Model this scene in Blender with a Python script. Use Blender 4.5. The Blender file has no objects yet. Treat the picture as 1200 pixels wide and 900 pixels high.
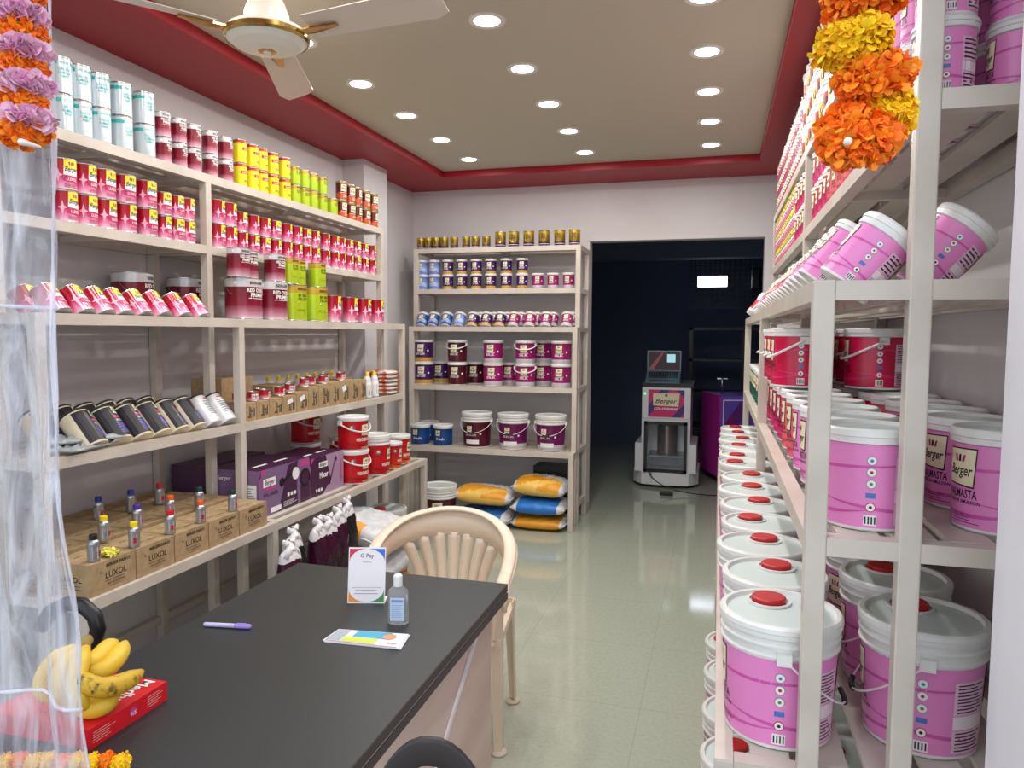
import bpy, math, random
from mathutils import Vector, Matrix
random.seed(7)
SC = bpy.context.scene; COL = SC.collection
PI = math.pi
# ---------------------------------------------------------------- camera
YAW, PITCH, ROLL, FPX, CAMH = -0.27258344, -0.06931998, 0.00605219, 866.79, 1.5
def _rows():
    cy, sy, cp, sp, cr, sr = math.cos(YAW), math.sin(YAW), math.cos(PITCH), math.sin(PITCH), math.cos(ROLL), math.sin(ROLL)
    f = Vector((sy*cp, cy*cp, sp)); r = Vector((cy, -sy, 0)); u = r.cross(f)
    return cr*r+sr*u, -(-sr*r+cr*u), f
RX, RY, RF = _rows(); CAMP = Vector((0, 0, CAMH))
def ray(px, py):
    return RX*((px-600)/FPX)+RY*((py-450)/FPX)+RF
def at(px, py, ax, val):
    d = ray(px, py); return CAMP+d*((val-CAMP[ax])/d[ax])
cam = bpy.data.cameras.new('camera'); cam.sensor_width = 36; cam.lens = 36*FPX/1200; cam.clip_start = .02
co = bpy.data.objects.new('camera', cam); COL.objects.link(co); SC.camera = co
mw = Matrix.Identity(4)
for i in range(3):
    mw[i][0] = RX[i]; mw[i][1] = -RY[i]; mw[i][2] = -RF[i]; mw[i][3] = CAMP[i]
co.matrix_world = mw
# ---------------------------------------------------------------- light, exposure
W = bpy.data.worlds.new('world'); SC.world = W; W.use_nodes = True
W.node_tree.nodes['Background'].inputs[0].default_value = (.86, .93, 1, 1)
W.node_tree.nodes['Background'].inputs[1].default_value = 1.5
DOWNLIGHT_W = 3.6
SC.view_settings.view_transform = 'Standard'; SC.view_settings.look = 'None'
SC.view_settings.exposure = 0.2; SC.view_settings.gamma = 1
SC.view_settings.use_curve_mapping = False
SC.cycles.max_bounces = 8; SC.cycles.transparent_max_bounces = 16
# ---------------------------------------------------------------- materials
MATS = {}
def srgb(c):
    return tuple(((x/12.92) if x <= .04045 else ((x+.055)/1.055)**2.4) for x in [v/255 for v in c])+(1,)
def mat(name, c, rough=.5, metal=0, noise=None, bump=0, emit=0, spec=.5, alpha=None, coat=0, trans=0):
    if name in MATS: return MATS[name]
    m = bpy.data.materials.new(name); m.use_nodes = True; nt = m.node_tree; b = nt.nodes['Principled BSDF']
    b.inputs['Base Color'].default_value = srgb(c); b.inputs['Roughness'].default_value = rough
    b.inputs['Metallic'].default_value = metal; b.inputs['Specular IOR Level'].default_value = spec
    b.inputs['Coat Weight'].default_value = coat
    if trans: b.inputs['Transmission Weight'].default_value = trans
    if emit:
        b.inputs['Emission Color'].default_value = srgb(c); b.inputs['Emission Strength'].default_value = emit
    if noise:
        c2, sc = noise[0], noise[1]
        tc = nt.nodes.new('ShaderNodeTexCoord'); n = nt.nodes.new('ShaderNodeTexNoise'); n.inputs['Scale'].default_value = sc
        n.inputs['Detail'].default_value = 6
        mp = nt.nodes.new('ShaderNodeMapping'); mp.inputs['Scale'].default_value = noise[2] if len(noise) > 2 else (1, 1, 1)
        r = nt.nodes.new('ShaderNodeValToRGB'); r.color_ramp.elements[0].color = srgb(c); r.color_ramp.elements[1].color = srgb(c2)
        lo, hi = noise[3] if len(noise) > 3 else (.4, .62)
        r.color_ramp.elements[0].position = lo; r.color_ramp.elements[1].position = hi
        L = nt.links; L.new(tc.outputs['Object'], mp.inputs[0]); L.new(mp.outputs[0], n.inputs[0]); L.new(n.outputs[0], r.inputs[0]); L.new(r.outputs[0], b.inputs['Base Color'])
        if bump:
            bp = nt.nodes.new('ShaderNodeBump'); bp.inputs['Strength'].default_value = bump; bp.inputs['Distance'].default_value = .01
            L.new(n.outputs[0], bp.inputs['Height']); L.new(bp.outputs[0], b.inputs['Normal'])
    MATS[name] = m; return m
def zramp(name, h, stops, rough=.3, metal=0, interp='LINEAR'):
    """printed label whose ink changes up the height of the container (object z 0..h)"""
    if name in MATS: return MATS[name]
    m = bpy.data.materials.new(name); m.use_nodes = True; nt = m.node_tree; b = nt.nodes['Principled BSDF']
    b.inputs['Roughness'].default_value = rough; b.inputs['Metallic'].default_value = metal
    tc = nt.nodes.new('ShaderNodeTexCoord'); sx = nt.nodes.new('ShaderNodeSeparateXYZ'); mm = nt.nodes.new('ShaderNodeMath'); mm.operation = 'DIVIDE'
    mm.inputs[1].default_value = h
    r = nt.nodes.new('ShaderNodeValToRGB'); cr = r.color_ramp; cr.interpolation = interp
    while len(cr.elements) < len(stops): cr.elements.new(.5)
    for e, (p, c) in zip(cr.elements, stops): e.position = p
    for e, (p, c) in zip(cr.elements, stops): e.position = p; e.color = srgb(c)
    L = nt.links; L.new(tc.outputs['Object'], sx.inputs[0]); L.new(sx.outputs[2], mm.inputs[0]); L.new(mm.outputs[0], r.inputs[0]); L.new(r.outputs[0], b.inputs['Base Color'])
    MATS[name] = m; return m
white_pl = mat('white_plastic', (232, 232, 230), .35, noise=((218, 218, 214), 9, (1, 1, 1)))
cream = mat('label_cream', (240, 232, 196), .35)
paleyel = mat('label_yellow', (246, 226, 60), .35)
black = mat('print_black', (22, 18, 24), .4)
inkw = mat('print_white', (240, 240, 238), .4)
steel = mat('tin_metal', (190, 190, 188), .25, .9)
beige = mat('rack_paint', (206, 197, 186), .38, noise=((196, 186, 174), 6, (1, 1, 1)))
chrome = mat('chrome', (210, 210, 210), .12, 1)
kraft = mat('kraft_board', (176, 150, 112), .75, noise=((160, 134, 98), 25, (1, 1, 1)), bump=.05)
kraftink = mat('kraft_print', (52, 42, 34), .7)
redcap = mat('red_cap', (186, 22, 30), .35)
# ---------------------------------------------------------------- mesh collector
_txt = {}
def glyphs(s, shear=0, bold=0):
    k = (s, shear, bold)
    if k not in _txt:
        c = bpy.data.curves.new('t', 'FONT'); c.body = s; c.shear = shear; c.offset = bold; c.resolution_u = 2
        c.align_x = 'CENTER'; c.align_y = 'CENTER'
        o = bpy.data.objects.new('t', c); me = o.to_mesh()
        V = [(v.co.x, v.co.y) for v in me.vertices]; F = [tuple(p.vertices) for p in me.polygons]
        o.to_mesh_clear(); bpy.data.objects.remove(o); bpy.data.curves.remove(c)
        xs = [v[0] for v in V]; ys = [v[1] for v in V]; w = max(xs)-min(xs); cx = (max(xs)+min(xs))/2
        _txt[k] = ([(x-cx, y) for x, y in V], F, w)
    return _txt[k]
class G:
    def __init__(s): s.v = []; s.f = []; s.m = []; s.s = []; s.mats = []
    def mi(s, m):
        if m not in s.mats: s.mats.append(m)
        return s.mats.index(m)
    def add(s, V, F, m, smooth=False):
        o = len(s.v); s.v += [tuple(v) for v in V]; i = s.mi(m)
        for f in F: s.f.append(tuple(o+k for k in f)); s.m.append(i); s.s.append(smooth)
    def box(s, x0, y0, z0, x1, y1, z1, m, T=None):
        x0, x1 = min(x0, x1), max(x0, x1); y0, y1 = min(y0, y1), max(y0, y1); z0, z1 = min(z0, z1), max(z0, z1)
        V = [(x0,y0,z0),(x1,y0,z0),(x1,y1,z0),(x0,y1,z0),(x0,y0,z1),(x1,y0,z1),(x1,y1,z1),(x0,y1,z1)]
        if T: V = [T @ Vector(v) for v in V]
        s.add(V, [(0,3,2,1),(4,5,6,7),(0,1,5,4),(1,2,6,5),(2,3,7,6),(3,0,4,7)], m)
    def bar(s, p, q, w, t, m, up=(0, 0, 1)):
        p = Vector(p); q = Vector(q); d = (q-p).normalized(); a = d.cross(Vector(up))
        if a.length < 1e-4: a = d.cross(Vector((1, 0, 0)))
        a.normalize(); b = a.cross(d)
        V = [e+a*(i*w/2)+b*(j*t/2) for e in (p, q) for i, j in ((-1,-1),(1,-1),(1,1),(-1,1))]
        s.add(V, [(0,1,2,3),(7,6,5,4),(0,4,5,1),(1,5,6,2),(2,6,7,3),(3,7,4,0)], m)
    def lathe(s, prof, m, n=24, c=(0, 0), smooth=True, sharp=True):
        """prof: (r,z[,mat]) ; mat applies to the segment that starts there"""
        cur = m
        for i in range(len(prof)-1):
            a, b = prof[i], prof[i+1]
            if len(a) > 2: cur = a[2]
            V = []; F = []
            for k in range(n):
                t = 2*PI*k/n; V.append((c[0]+a[0]*math.cos(t), c[1]+a[0]*math.sin(t), a[1]))
            if b[0] < 1e-6:
                V.append((c[0], c[1], b[1])); F = [(k, (k+1) % n, n) for k in range(n)]
            elif a[0] < 1e-6:
                V = [(c[0]+b[0]*math.cos(2*PI*k/n), c[1]+b[0]*math.sin(2*PI*k/n), b[1]) for k in range(n)]+[(c[0], c[1], a[1])]
                F = [((k+1) % n, k, n) for k in range(n)]
            else:
                for k in range(n):
                    t = 2*PI*k/n; V.append((c[0]+b[0]*math.cos(t), c[1]+b[0]*math.sin(t), b[1]))
                F = [(k, (k+1) % n, n+(k+1) % n, n+k) for k in range(n)]
            s.add(V, F, cur, smooth)
    def tube(s, P, r, m, n=8, closed=False, r2=None, up=(0, 0, 1)):
        P = [Vector(p) for p in P]; N = len(P); V = []; F = []
        rr = r if isinstance(r, (list, tuple)) else [r]*N
        for i, p in enumerate(P):
            a = P[(i-1) % N] if (i or closed) else p; b = P[(i+1) % N] if (i < N-1 or closed) else p
            d = (b-a).normalized(); x = d.cross(Vector(up))
            if x.length < 1e-3: x = d.cross(Vector((1, 0, 0)))
            x.normalize(); y = x.cross(d)
            q = (r2 if r2 else rr[i])
            for k in range(n):
                t = 2*PI*k/n; V.append(p+x*(rr[i]*math.cos(t))+y*(q*math.sin(t)))
        for i in range(N if closed else N-1):
            j = (i+1) % N
            for k in range(n):
                F.append((i*n+k, i*n+(k+1) % n, j*n+(k+1) % n, j*n+k))
        if not closed: F += [tuple(range(n))[::-1], tuple((N-1)*n+k for k in range(n))]
        s.add(V, F, m, True)
    def rect(s, mp, u0, u1, v0, v1, m, nu=None, skew=0):
        nu = nu or max(1, int(abs(u1-u0)/.012)); V = []
        for i in range(nu+1):
            u = u0+(u1-u0)*i/nu
            for v in (v0, v1): V.append(mp(u+(skew if v == v1 else 0), v))
        s.add(V, [(2*i, 2*i+2, 2*i+3, 2*i+1) for i in range(nu)], m)
    def disc(s, mp, u, v, r, m, n=14, ry=None):
        ry = ry or r
        s.add([mp(u+r*math.cos(2*PI*k/n), v+ry*math.sin(2*PI*k/n)) for k in range(n)], [tuple(range(n))], m)
    def poly(s, mp, P, m): s.add([mp(*p) for p in P], [tuple(range(len(P)))], m)
    def quad(s, mp, P, m, n=7):
        V = []; A, B, C, D = P
        for i in range(n+1):
            t = i/n
            for a, b in ((A, B), (D, C)): V.append(mp(a[0]+(b[0]-a[0])*t, a[1]+(b[1]-a[1])*t))
        s.add(V, [(2*i, 2*i+2, 2*i+3, 2*i+1) for i in range(n)], m)
    def band(s, mp, u0, u1, fv, fw, m, n=14):
        V = []
        for i in range(n+1):
            t = i/n; u = u0+(u1-u0)*t; V += [mp(u, fv(t)-fw(t)/2), mp(u, fv(t)+fw(t)/2)]
        s.add(V, [(2*i, 2*i+2, 2*i+3, 2*i+1) for i in range(n)], m)
    def text(s, mp, t, u, v, h, m, shear=0, bold=0, w=None):
        V, F, ww = glyphs(t, shear, bold); k = h/.7; kx = (w/ww) if w else k
        s.add([mp(u+x*kx, v+y*k) for x, y in V], F, m)
    def mesh(s, name):
        me = bpy.data.meshes.new(name); me.from_pydata(s.v, [], s.f)
        for m in s.mats: me.materials.append(m)
        me.polygons.foreach_set('material_index', s.m); me.polygons.foreach_set('use_smooth', s.s); me.update()
        return me
    def build(s, name, parent=None, bevel=0):
        o = bpy.data.objects.new(name, s.mesh(name)); COL.objects.link(o); o.parent = parent
        if bevel:
            b = o.modifiers.new('bevel', 'BEVEL'); b.width = bevel; b.segments = 2; b.limit_method = 'ANGLE'
        return o
def cylmap(r0, z0=0, r1=None, z1=1, off=.0006, th0=0):
    r1 = r0 if r1 is None else r1; rm = (r0+r1)/2
    def f(u, v):
        r = r0+(r1-r0)*(v-z0)/(z1-z0)+off; t = u/rm+th0
        return (r*math.cos(t), r*math.sin(t), v)
    return f
def planemap(o, ux, uy, off=.0008):
    o = Vector(o); ux = Vector(ux).normalized(); uy = Vector(uy).normalized(); n = ux.cross(uy)
    return lambda u, v: tuple(o+ux*u+uy*v+n*off)
def tag(o, label=None, cat=None, group=None, kind=None):
    if label: o['label'] = label
    if cat: o['category'] = cat
    if group: o['group'] = group
    if kind: o['kind'] = kind
    return o
def thing(name, label, cat, loc=(0, 0, 0), rotz=0, group=None):
    o = bpy.data.objects.new(name, None); COL.objects.link(o); o.location = loc; o.rotation_euler = (0, 0, rotz)
    o.empty_display_size = .05
    return tag(o, label, cat, group)
def struct(name, g, **k):
    return tag(g.build(name, **k), kind='structure')
ORD = ['first','second','third','fourth','fifth','sixth','seventh','eighth','ninth','tenth','eleventh','twelfth','thirteenth','fourteenth','fifteenth','sixteenth','seventeenth','eighteenth','nineteenth','twentieth']
# ================================================================= SETTING
WL, WR, WB, WF = -2.575, .655, 6.0, 1.15       # left wall, right wall, back wall, front wall
wallm = mat('wall_paint', (213, 211, 213), .6, noise=((205, 200, 200), 1.3, (1, 1, 1.8), (.38, .7)))
ceilm = mat('ceiling_paint', (196, 190, 174), .7)
redm = mat('soffit_red_paint', (160, 10, 32), .5)
def floor_mat():
    m = bpy.data.materials.new('vitrified_tile'); m.use_nodes = True; nt = m.node_tree; b = nt.nodes['Principled BSDF']; L = nt.links
    tc = nt.nodes.new('ShaderNodeTexCoord'); br = nt.nodes.new('ShaderNodeTexBrick'); br.offset = 0; br.squash = 1
    mp = nt.nodes.new('ShaderNodeMapping'); mp.inputs['Location'].default_value = (.27, .1, 0)
    br.inputs['Scale'].default_value = 1; br.inputs['Mortar Size'].default_value = .0015; br.inputs['Brick Width'].default_value = .6; br.inputs['Row Height'].default_value = .6
    n = nt.nodes.new('ShaderNodeTexNoise'); n.inputs['Scale'].default_value = 60; n.inputs['Detail'].default_value = 8
    n2 = nt.nodes.new('ShaderNodeTexNoise'); n2.inputs['Scale'].default_value = 2.2
    r = nt.nodes.new('ShaderNodeValToRGB'); r.color_ramp.elements[0].position = .3; r.color_ramp.elements[1].position = .7
    r.color_ramp.elements[0].color = srgb((166, 173, 157)); r.color_ramp.elements[1].color = srgb((177, 183, 168))
    mx = nt.nodes.new('ShaderNodeMix'); mx.data_type = 'RGBA'
    mr = nt.nodes.new('ShaderNodeMapRange'); mr.inputs[3].default_value = .04; mr.inputs[4].default_value = .12
    L.new(tc.outputs['Object'], mp.inputs[0]); L.new(mp.outputs[0], br.inputs[0]); L.new(tc.outputs['Object'], n.inputs[0]); L.new(tc.outputs['Object'], n2.inputs[0])
    L.new(n.outputs[0], r.inputs[0]); L.new(br.outputs['Fac'], mx.inputs[0]); L.new(r.outputs[0], mx.inputs[6]); mx.inputs[7].default_value = srgb((156, 161, 147))
    L.new(mx.outputs[2], b.inputs['Base Color']); L.new(n2.outputs[0], mr.inputs[0]); L.new(mr.outputs[0], b.inputs['Roughness'])
    b.inputs['Specular IOR Level'].default_value = .6
    return m
g = G(); g.box(-3, WF-.3, -.05, 3, 10.4, 0, floor_mat()); struct('floor', g)
g = G(); g.box(-8, -6, -.06, 8, WF-.3, -.01, mat('pavement', (150, 148, 142), .8, noise=((120, 118, 112), 5, (1, 1, 1)))); struct('ground_outside', g)
g = G(); g.box(WL-.12, WF, 0, WL, WB, 3, wallm); g.box(WL, 4.76, 0, -2.41, 5.13, 2.72, wallm); struct('wall_left', g)
g = G(); g.box(WR, WF, 0, WR+.12, WB, 3, wallm); struct('wall_right', g)
g = G(); g.box(-3.0, WB, 0, -1.03, WB+.13, 3, wallm); g.box(.315, WB, 0, 1.6, WB+.13, 3, wallm); g.box(-1.03, WB, 2.24, .315, WB+.13, 3, wallm); struct('wall_back', g)
shut = mat('shopfront_paint', (222, 220, 226), .4)
g = G(); g.box(.425, WF, 0, 1.4, 1.3, 3, shut); g.box(-3.4, WF, 0, -2.3, 1.3, 3, shut); g.box(-2.3, WF, 2.42, .425, 1.3, 3, shut); struct('wall_front', g)
g = G()
IX0, IX1, IY0, IY1 = -2.105, .24, 1.75, 5.5
g.box(WL, WF, 2.75, WR, WB, 2.8, ceilm)
struct('ceiling', g)
g = G()
for a in ((WL, WF, WR, IY0), (WL, IY1, WR, WB), (WL, IY0, IX0, IY1), (IX1, IY0, WR, IY1)): g.box(a[0], a[1], 2.70, a[2], a[3], 2.752, redm)
struct('trim_1', g)
# unlit rear room behind the doorway; dimness put into its wall and ceiling colour
dk = mat('rear_room_shade', (104, 116, 150), .85)
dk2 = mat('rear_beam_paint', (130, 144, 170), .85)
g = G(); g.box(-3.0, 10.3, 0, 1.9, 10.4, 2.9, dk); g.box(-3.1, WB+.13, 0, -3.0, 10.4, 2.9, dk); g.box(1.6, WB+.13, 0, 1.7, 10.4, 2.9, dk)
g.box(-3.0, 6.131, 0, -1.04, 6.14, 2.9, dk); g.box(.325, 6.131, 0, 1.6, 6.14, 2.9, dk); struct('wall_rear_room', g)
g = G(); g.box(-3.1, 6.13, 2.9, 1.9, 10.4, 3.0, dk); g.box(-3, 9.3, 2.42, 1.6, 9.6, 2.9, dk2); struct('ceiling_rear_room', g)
g = G(); g.box(WL, 5.99, 0, -1.05, 6.0, .07, mat('skirting', (176, 172, 166), .4)); g.box(-1.03, 5.985, 0, -1.028, 6.13, .09, mat('skirting', (0, 0, 0)));
struct('baseboard_back', g)
# downlights
lens = mat('downlight_lens', (255, 252, 244), .5, emit=9)
ring = mat('downlight_ring', (226, 224, 216), .4)
k = 0
for ci, x in enumerate((-1.775, -.93, -.085)):
    for ri in range(7):
        y = 5.16-.56*ri
        t = thing('ceiling_downlight', 'round white recessed downlight, %s from the back wall in the %s row of the ceiling' % (ORD[ri], ('left', 'middle', 'right')[ci]), 'ceiling light', (x, y, 2.75), 0, 'recessed downlights in the ceiling')
        g = G(); g.lathe([(.052, -.004), (.072, -.007), (.076, 0)], ring, 28); g.build('trim_ring', t)
        g = G(); g.lathe([(.0001, -.0045), (.053, -.0045)][::-1], lens, 28); g.build('lens', t)
        l = bpy.data.lights.new('lamp', 'AREA'); l.shape = 'DISK'; l.size = .1; l.energy = DOWNLIGHT_W; l.color = (1, .975, .93)
        lo = bpy.data.objects.new('lamp', l); COL.objects.link(lo); lo.parent = t; lo.location = (0, 0, -.012)
# ================================================================= RACKS
def rack(name, label, cat, mp, stations, tiers, tilts, dirsign):
    """mp(s,t,z)->world; stations along the wall; tiers [(depth,[shelf z..])] bottom to top"""
    t0 = thing(name, label, cat, mp((stations[0]+stations[-1])/2, tiers[0][0]/2, 0)); L = Vector(t0.location); P = .038
    def bx(g, s0, s1, a, b, z0, z1, i=0):
        s0 += i; s1 -= i; a += i; b -= i
        p = Vector(mp(s0, a, z0))-L; q = Vector(mp(s1, b, z1))-L; g.box(p.x, p.y, p.z, q.x, q.y, q.z, beige)
    top = tiers[-1][1][-1]
    for si, s in enumerate(stations):
        s0 = s if si < len(stations)-1 else s-P
        if 0 < si < len(stations)-1: s0 = s-P/2
        g = G(); bx(g, s0, s0+P, .004, .004+P, 0, top-.001); g.build('post', t0, .003)
        for d, zs in tiers:
            g = G(); bx(g, s0, s0+P, d-P, d, 0, zs[-1]-.001); g.build('post', t0, .003)
    for d, zs in tiers:
        for z in zs:
            for bi in range(len(stations)-1):
                a, b = stations[bi]+(0 if bi == 0 else 0), stations[bi+1]
                g = G(); bx(g, a, b, d-P, d, z-P, z, .0012); bx(g, a, b, .004, .042, z-P, z, .0012)
                e0, e1 = a+(P/2 if bi else .0012), b-(P/2 if bi < len(stations)-2 else .0012)
                bx(g, e0, e0+P, .042, d-P, z-P+.0012, z-.0012); bx(g, e1-P, e1, .042, d-P, z-P+.0012, z-.0012); c = (a+b)/2; bx(g, c, c+.03, .042, d-P, z-P+.001, z-.012)
                if z in tilts:
                    for r0, r1 in tilts[z]: bx(g, e0+P, e1-P, r0, r1, z-P+.002, z-.001)
                else:
                    w = .075; n = max(2, int((d-.09)/(w+.022))); gap = (d-.08-n*w)/(n+1)
                    for i in range(n):
                        u = .042+gap+i*(w+gap); bx(g, e0+P, e1-P, u, u+w, z-.012, z-.0005)
                g.build('shelf', t0)
    if stations[-1]-stations[0] > 1.5:
        for s in (stations[0], stations[-1]-P):     # low side rails
            g = G(); bx(g, s+.004, s+.03, .04, tiers[0][0]-P, .1, .13); g.build('side_rail', t0)
    else:
        g = G(); s = stations[-1]-P; bx(g, s+.004, s+.03, .04, tiers[0][0]-P, .13, .17)
        for z in (tiers[1][1][0],): bx(g, s+.004, s+.03, .04, .2, z-.05, z)
        g.build('side_rail', t0)
    g = G(); bx(g, stations[0]+P, stations[-1]-P, .006, .034, .1, .135); g.build('base_rail', t0)
    return t0
ZL = dict(a=.632, b=1.08, c=1.555, d=1.885, e=2.205)
rack('display_rack', 'long beige steel shelf rack with stepped tiers along the left wall', 'shelf rack', lambda s, t, z: (WL+t, s, z),
     [1.85, 2.9, 4.71], [(.655, [ZL['a']]), (.495, [ZL['b'], ZL['c']]), (.335, [ZL['d'], ZL['e']])],
     {ZL['c']: [(.36, .385), (.285, .307), (.21, .236), (.1, .13)], ZL['b']: [(.37, .39), (.307, .33), (.215, .24), (.12, .145)]}, 1)
ZB = dict(a=.598, b=1.08, c=1.545, d=1.845, e=2.17)
rack('display_rack', 'short beige steel shelf rack against the back wall left of the doorway', 'shelf rack', lambda s, t, z: (s, WB-t, z),
     [-2.40, -1.03], [(.60, [ZB['a']]), (.50, [ZB['b'], ZB['c']]), (.40, [ZB['d'], ZB['e']])],
     {ZB['c']: [(.37, .39), (.29, .31), (.1, .13)]}, 1)
ZR = dict(a=.66, b=1.122, c=1.60, d=1.93, e=2.27)
rack('display_rack', 'long beige steel shelf rack with stepped tiers along the right wall', 'shelf rack', lambda s, t, z: (WR-t, s, z),
     [1.47, 3.32, 5.22], [(.645, [ZR['a']]), (.49, [ZR['b'], ZR['c']]), (.33, [ZR['d'], ZR['e']])],
     {ZR['c']: [(.315, .335), (.28, .305), (.18, .205), (.09, .115)]}, -1)
# ================================================================= CONTAINERS
KINDS = {}
def kind(key, name, cat, parts, r, h): KINDS[key] = (name, cat, [(n, gg.mesh(n)) for n, gg in parts], r, h)
def put(key, loc, d, label, group, tilt=None, jit=0.0, rot=0.0):
    name, cat, parts, r, h = KINDS[key]
    root = bpy.data.objects.new(name, None); COL.objects.link(root); root.empty_display_size = .03
    tag(root, label, cat, group)
    d = Vector(d).normalized(); k = Vector((0, 0, 1)); a = random.uniform(-jit, jit)+rot
    if tilt is None:
        x = Matrix.Rotation(a, 3, 'Z') @ d; z = k
    else:
        z = -math.cos(tilt)*d+math.sin(tilt)*k; x = math.sin(tilt)*d+math.cos(tilt)*k
        x = Matrix.Rotation(a, 3, z) @ x
    y = z.cross(x)
    M = Matrix((x, y, z)).transposed(); root.rotation_euler = M.to_euler(); root.location = loc
    for n, me in parts:
        o = bpy.data.objects.new(n, me); COL.objects.link(o); o.parent = root
    return root
def badge(g, mp, u, v, s, stroke=True, yel=False):
    """cream panel with the crown mark and the script name"""
    if stroke: g.quad(mp, [(u-.53*s, v-.5*s), (u+.47*s, v-.56*s), (u+.56*s, v+.6*s), (u-.5*s, v+.56*s)], black)
    mp2 = lambda a, b: tuple(Vector(mp(a, b))*1.0+Vector((mp(a, b)[0], mp(a, b)[1], 0)).normalized()*.0004)
    if yel:
        g.quad(mp2, [(u-.48*s, v-.05*s), (u+.5*s, v-.05*s), (u+.53*s, v+.56*s), (u-.46*s, v+.52*s)], paleyel)
        g.quad(mp2, [(u-.5*s, v-.46*s), (u+.44*s, v-.51*s), (u+.5*s, v-.04*s), (u-.48*s, v-.04*s)], inkw)
    else:
        g.quad(mp2, [(u-.5*s, v-.46*s), (u+.44*s, v-.51*s), (u+.53*s, v+.56*s), (u-.46*s, v+.52*s)], cream)
    mp3 = lambda a, b: tuple(Vector(mp2(a, b))+Vector((mp(a, b)[0], mp(a, b)[1], 0)).normalized()*.0004)
    mg = mat('print_magenta', (170, 24, 96), .4)
    for i, (du, c) in enumerate(((-.14, mg), (-.02, black), (.1, mg))):
        g.poly(mp3, [(u+du*s-.03*s, v+.18*s), (u+du*s+.05*s, v+.18*s), (u+(du+.06)*s+.04*s*(i-1), v+.4*s), (u+(du-.02)*s+.05*s*(i-1), v+.36*s)], c)
    g.text(mp3, 'Berger', u, v-.08*s, .3*s, black, .35, .012, w=.86*s)
def tin(key, name, cat, r, h, bodymat, decor, topmat=None, handle=False):
    g = G(); n = 24
    g.lathe([(.0001, .002), (r-.004, .002), (r, 0, steel), (r+.0012, .002), (r, .004), (r, .004, bodymat), (r, h-.004, steel), (r+.0014, h-.003), (r+.0014, h), (r-.003, h), (r-.005, h-.004)], steel, n)
    decor(g, cylmap(r, 0, r, h), r, h)
    l = G(); l.lathe([(r-.005, h-.004), (r*.8, h-.004), (r*.76, h-.0015), (r*.74, h-.0015), (r*.7, h-.005), (.0001, h-.005)], topmat or steel, n)
    P = [('body', g), ('lid', l)]
    if handle:
        hd = G(); hd.tube([(0, -(r+.003), h*.8), (r*.35, -(r+.002)*.96, h*.62), (r*1.06, 0, h*.5), (r*.35, (r+.002)*.96, h*.62), (0, r+.003, h*.8)], .0016, steel, 6)
        hd.lathe([(.0001, h*.8), (.006, h*.8)], steel, 6, (0, r+.001)); P.append(('handle', hd))
    kind(key, name, cat, P, r, h)
def lines(g, mp, u0, u1, v0, v1, n, m, th=.25):
    for i in range(n):
        v = v1-(v1-v0)*(i+.5)/n; w = (v1-v0)/n*th; e = u1-(u1-u0)*random.uniform(0, .35)
        g.rect(mp, u0, e, v-w, v+w, m)
# tins -------------------------------------------------------------
teal = mat('print_teal', (36, 168, 162), .4)
def d_teal(g, mp, r, h):
    g.rect(mp, -2.3*r, -.35*r, h*.78, h*.88, teal); g.rect(mp, .75*r, 2.6*r, h*.8, h*.88, teal)
    for t, v in (('GALVAL', .66), ('ALUMINIUM', .56), ('PAINT', .46)): g.text(mp, t, .25*r, h*v, h*.075, teal, 0, .01, w=(1.05 if t != 'PAINT' else .7)*r)
    g.rect(mp, -.2*r, .6*r, h*.13, h*.14, teal); g.text(mp, 'BERGER', .25*r, h*.84, h*.05, teal)
tin('teal_tin', 'paint_tin', 'paint tin', .041, .128, mat('tin_print_silver', (200, 214, 220), .22, .35), d_teal)
def d_primer(g, mp, r, h):
    g.text(mp, 'BERGER', .35*r, h*.88, h*.07, black, 0, .02, w=.95*r)
    g.text(mp, 'RED OXIDE', .35*r, h*.7, h*.09, inkw, 0, .03, w=1.25*r); g.text(mp, 'PRIMER', .4*r, h*.585, h*.09, inkw, 0, .03, w=.95*r)
    g.rect(mp, -.2*r, .9*r, h*.5, h*.512, inkw); g.rect(mp, -.2*r, .9*r, h*.2, h*.207, mat('print_maroon', (110, 14, 34), .4)); g.disc(mp, -.9*r, h*.88, h*.045, inkw)
pst = [(.0, (226, 214, 220)), (.1, (206, 150, 168)), (.34, (140, 26, 54)), (.6, (118, 16, 36)), (.785, (118, 16, 36)), (.79, (206, 208, 210)), (1, (214, 216, 218))]
for kk, r, h in (('primer_s', .035, .104), ('primer_m', .052, .135), ('primer_l', .084, .19)):
    tin(kk, 'primer_tin', 'primer tin', r, h, zramp(kk, h, pst, .25, .2), d_primer, handle=(kk == 'primer_l'))
pred = mat('print_red', (196, 22, 34), .4)
def d_yel(g, mp, r, h):
    g.rect(mp, -2.9*r, 2.9*r, h*.86, h*.97, pred); g.rect(mp, -.4*r, 1.1*r, h*.55, h*.68, pred)
    g.text(mp, 'Luxol', .35*r, h*.615, h*.09, inkw, .3, .01, w=1.0*r); g.text(mp, 'BERGER', .3*r, h*.915, h*.05, paleyel)
    lines(g, mp, .1*r, .9*r, h*.15, h*.3, 3, black)
tin('yellow_tin', 'paint_tin', 'paint tin', .034, .112, mat('tin_print_yellow', (236, 220, 16), .28, .1), d_yel)
def d_lime(g, mp, r, h):
    g.text(mp, 'BERGER', .35*r, h*.88, h*.07, black, 0, .02, w=.9*r)
    g.text(mp, 'BP ZINC', .35*r, h*.7, h*.075, black, 0, .02, w=.85*r); g.text(mp, 'YELLOW', .35*r, h*.6, h*.075, black, 0, .02, w=.95*r)
    g.rect(mp, -.2*r, .5*r, h*.3, h*.31, black); g.rect(mp, -.2*r, .5*r, h*.26, h*.265, black)
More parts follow.
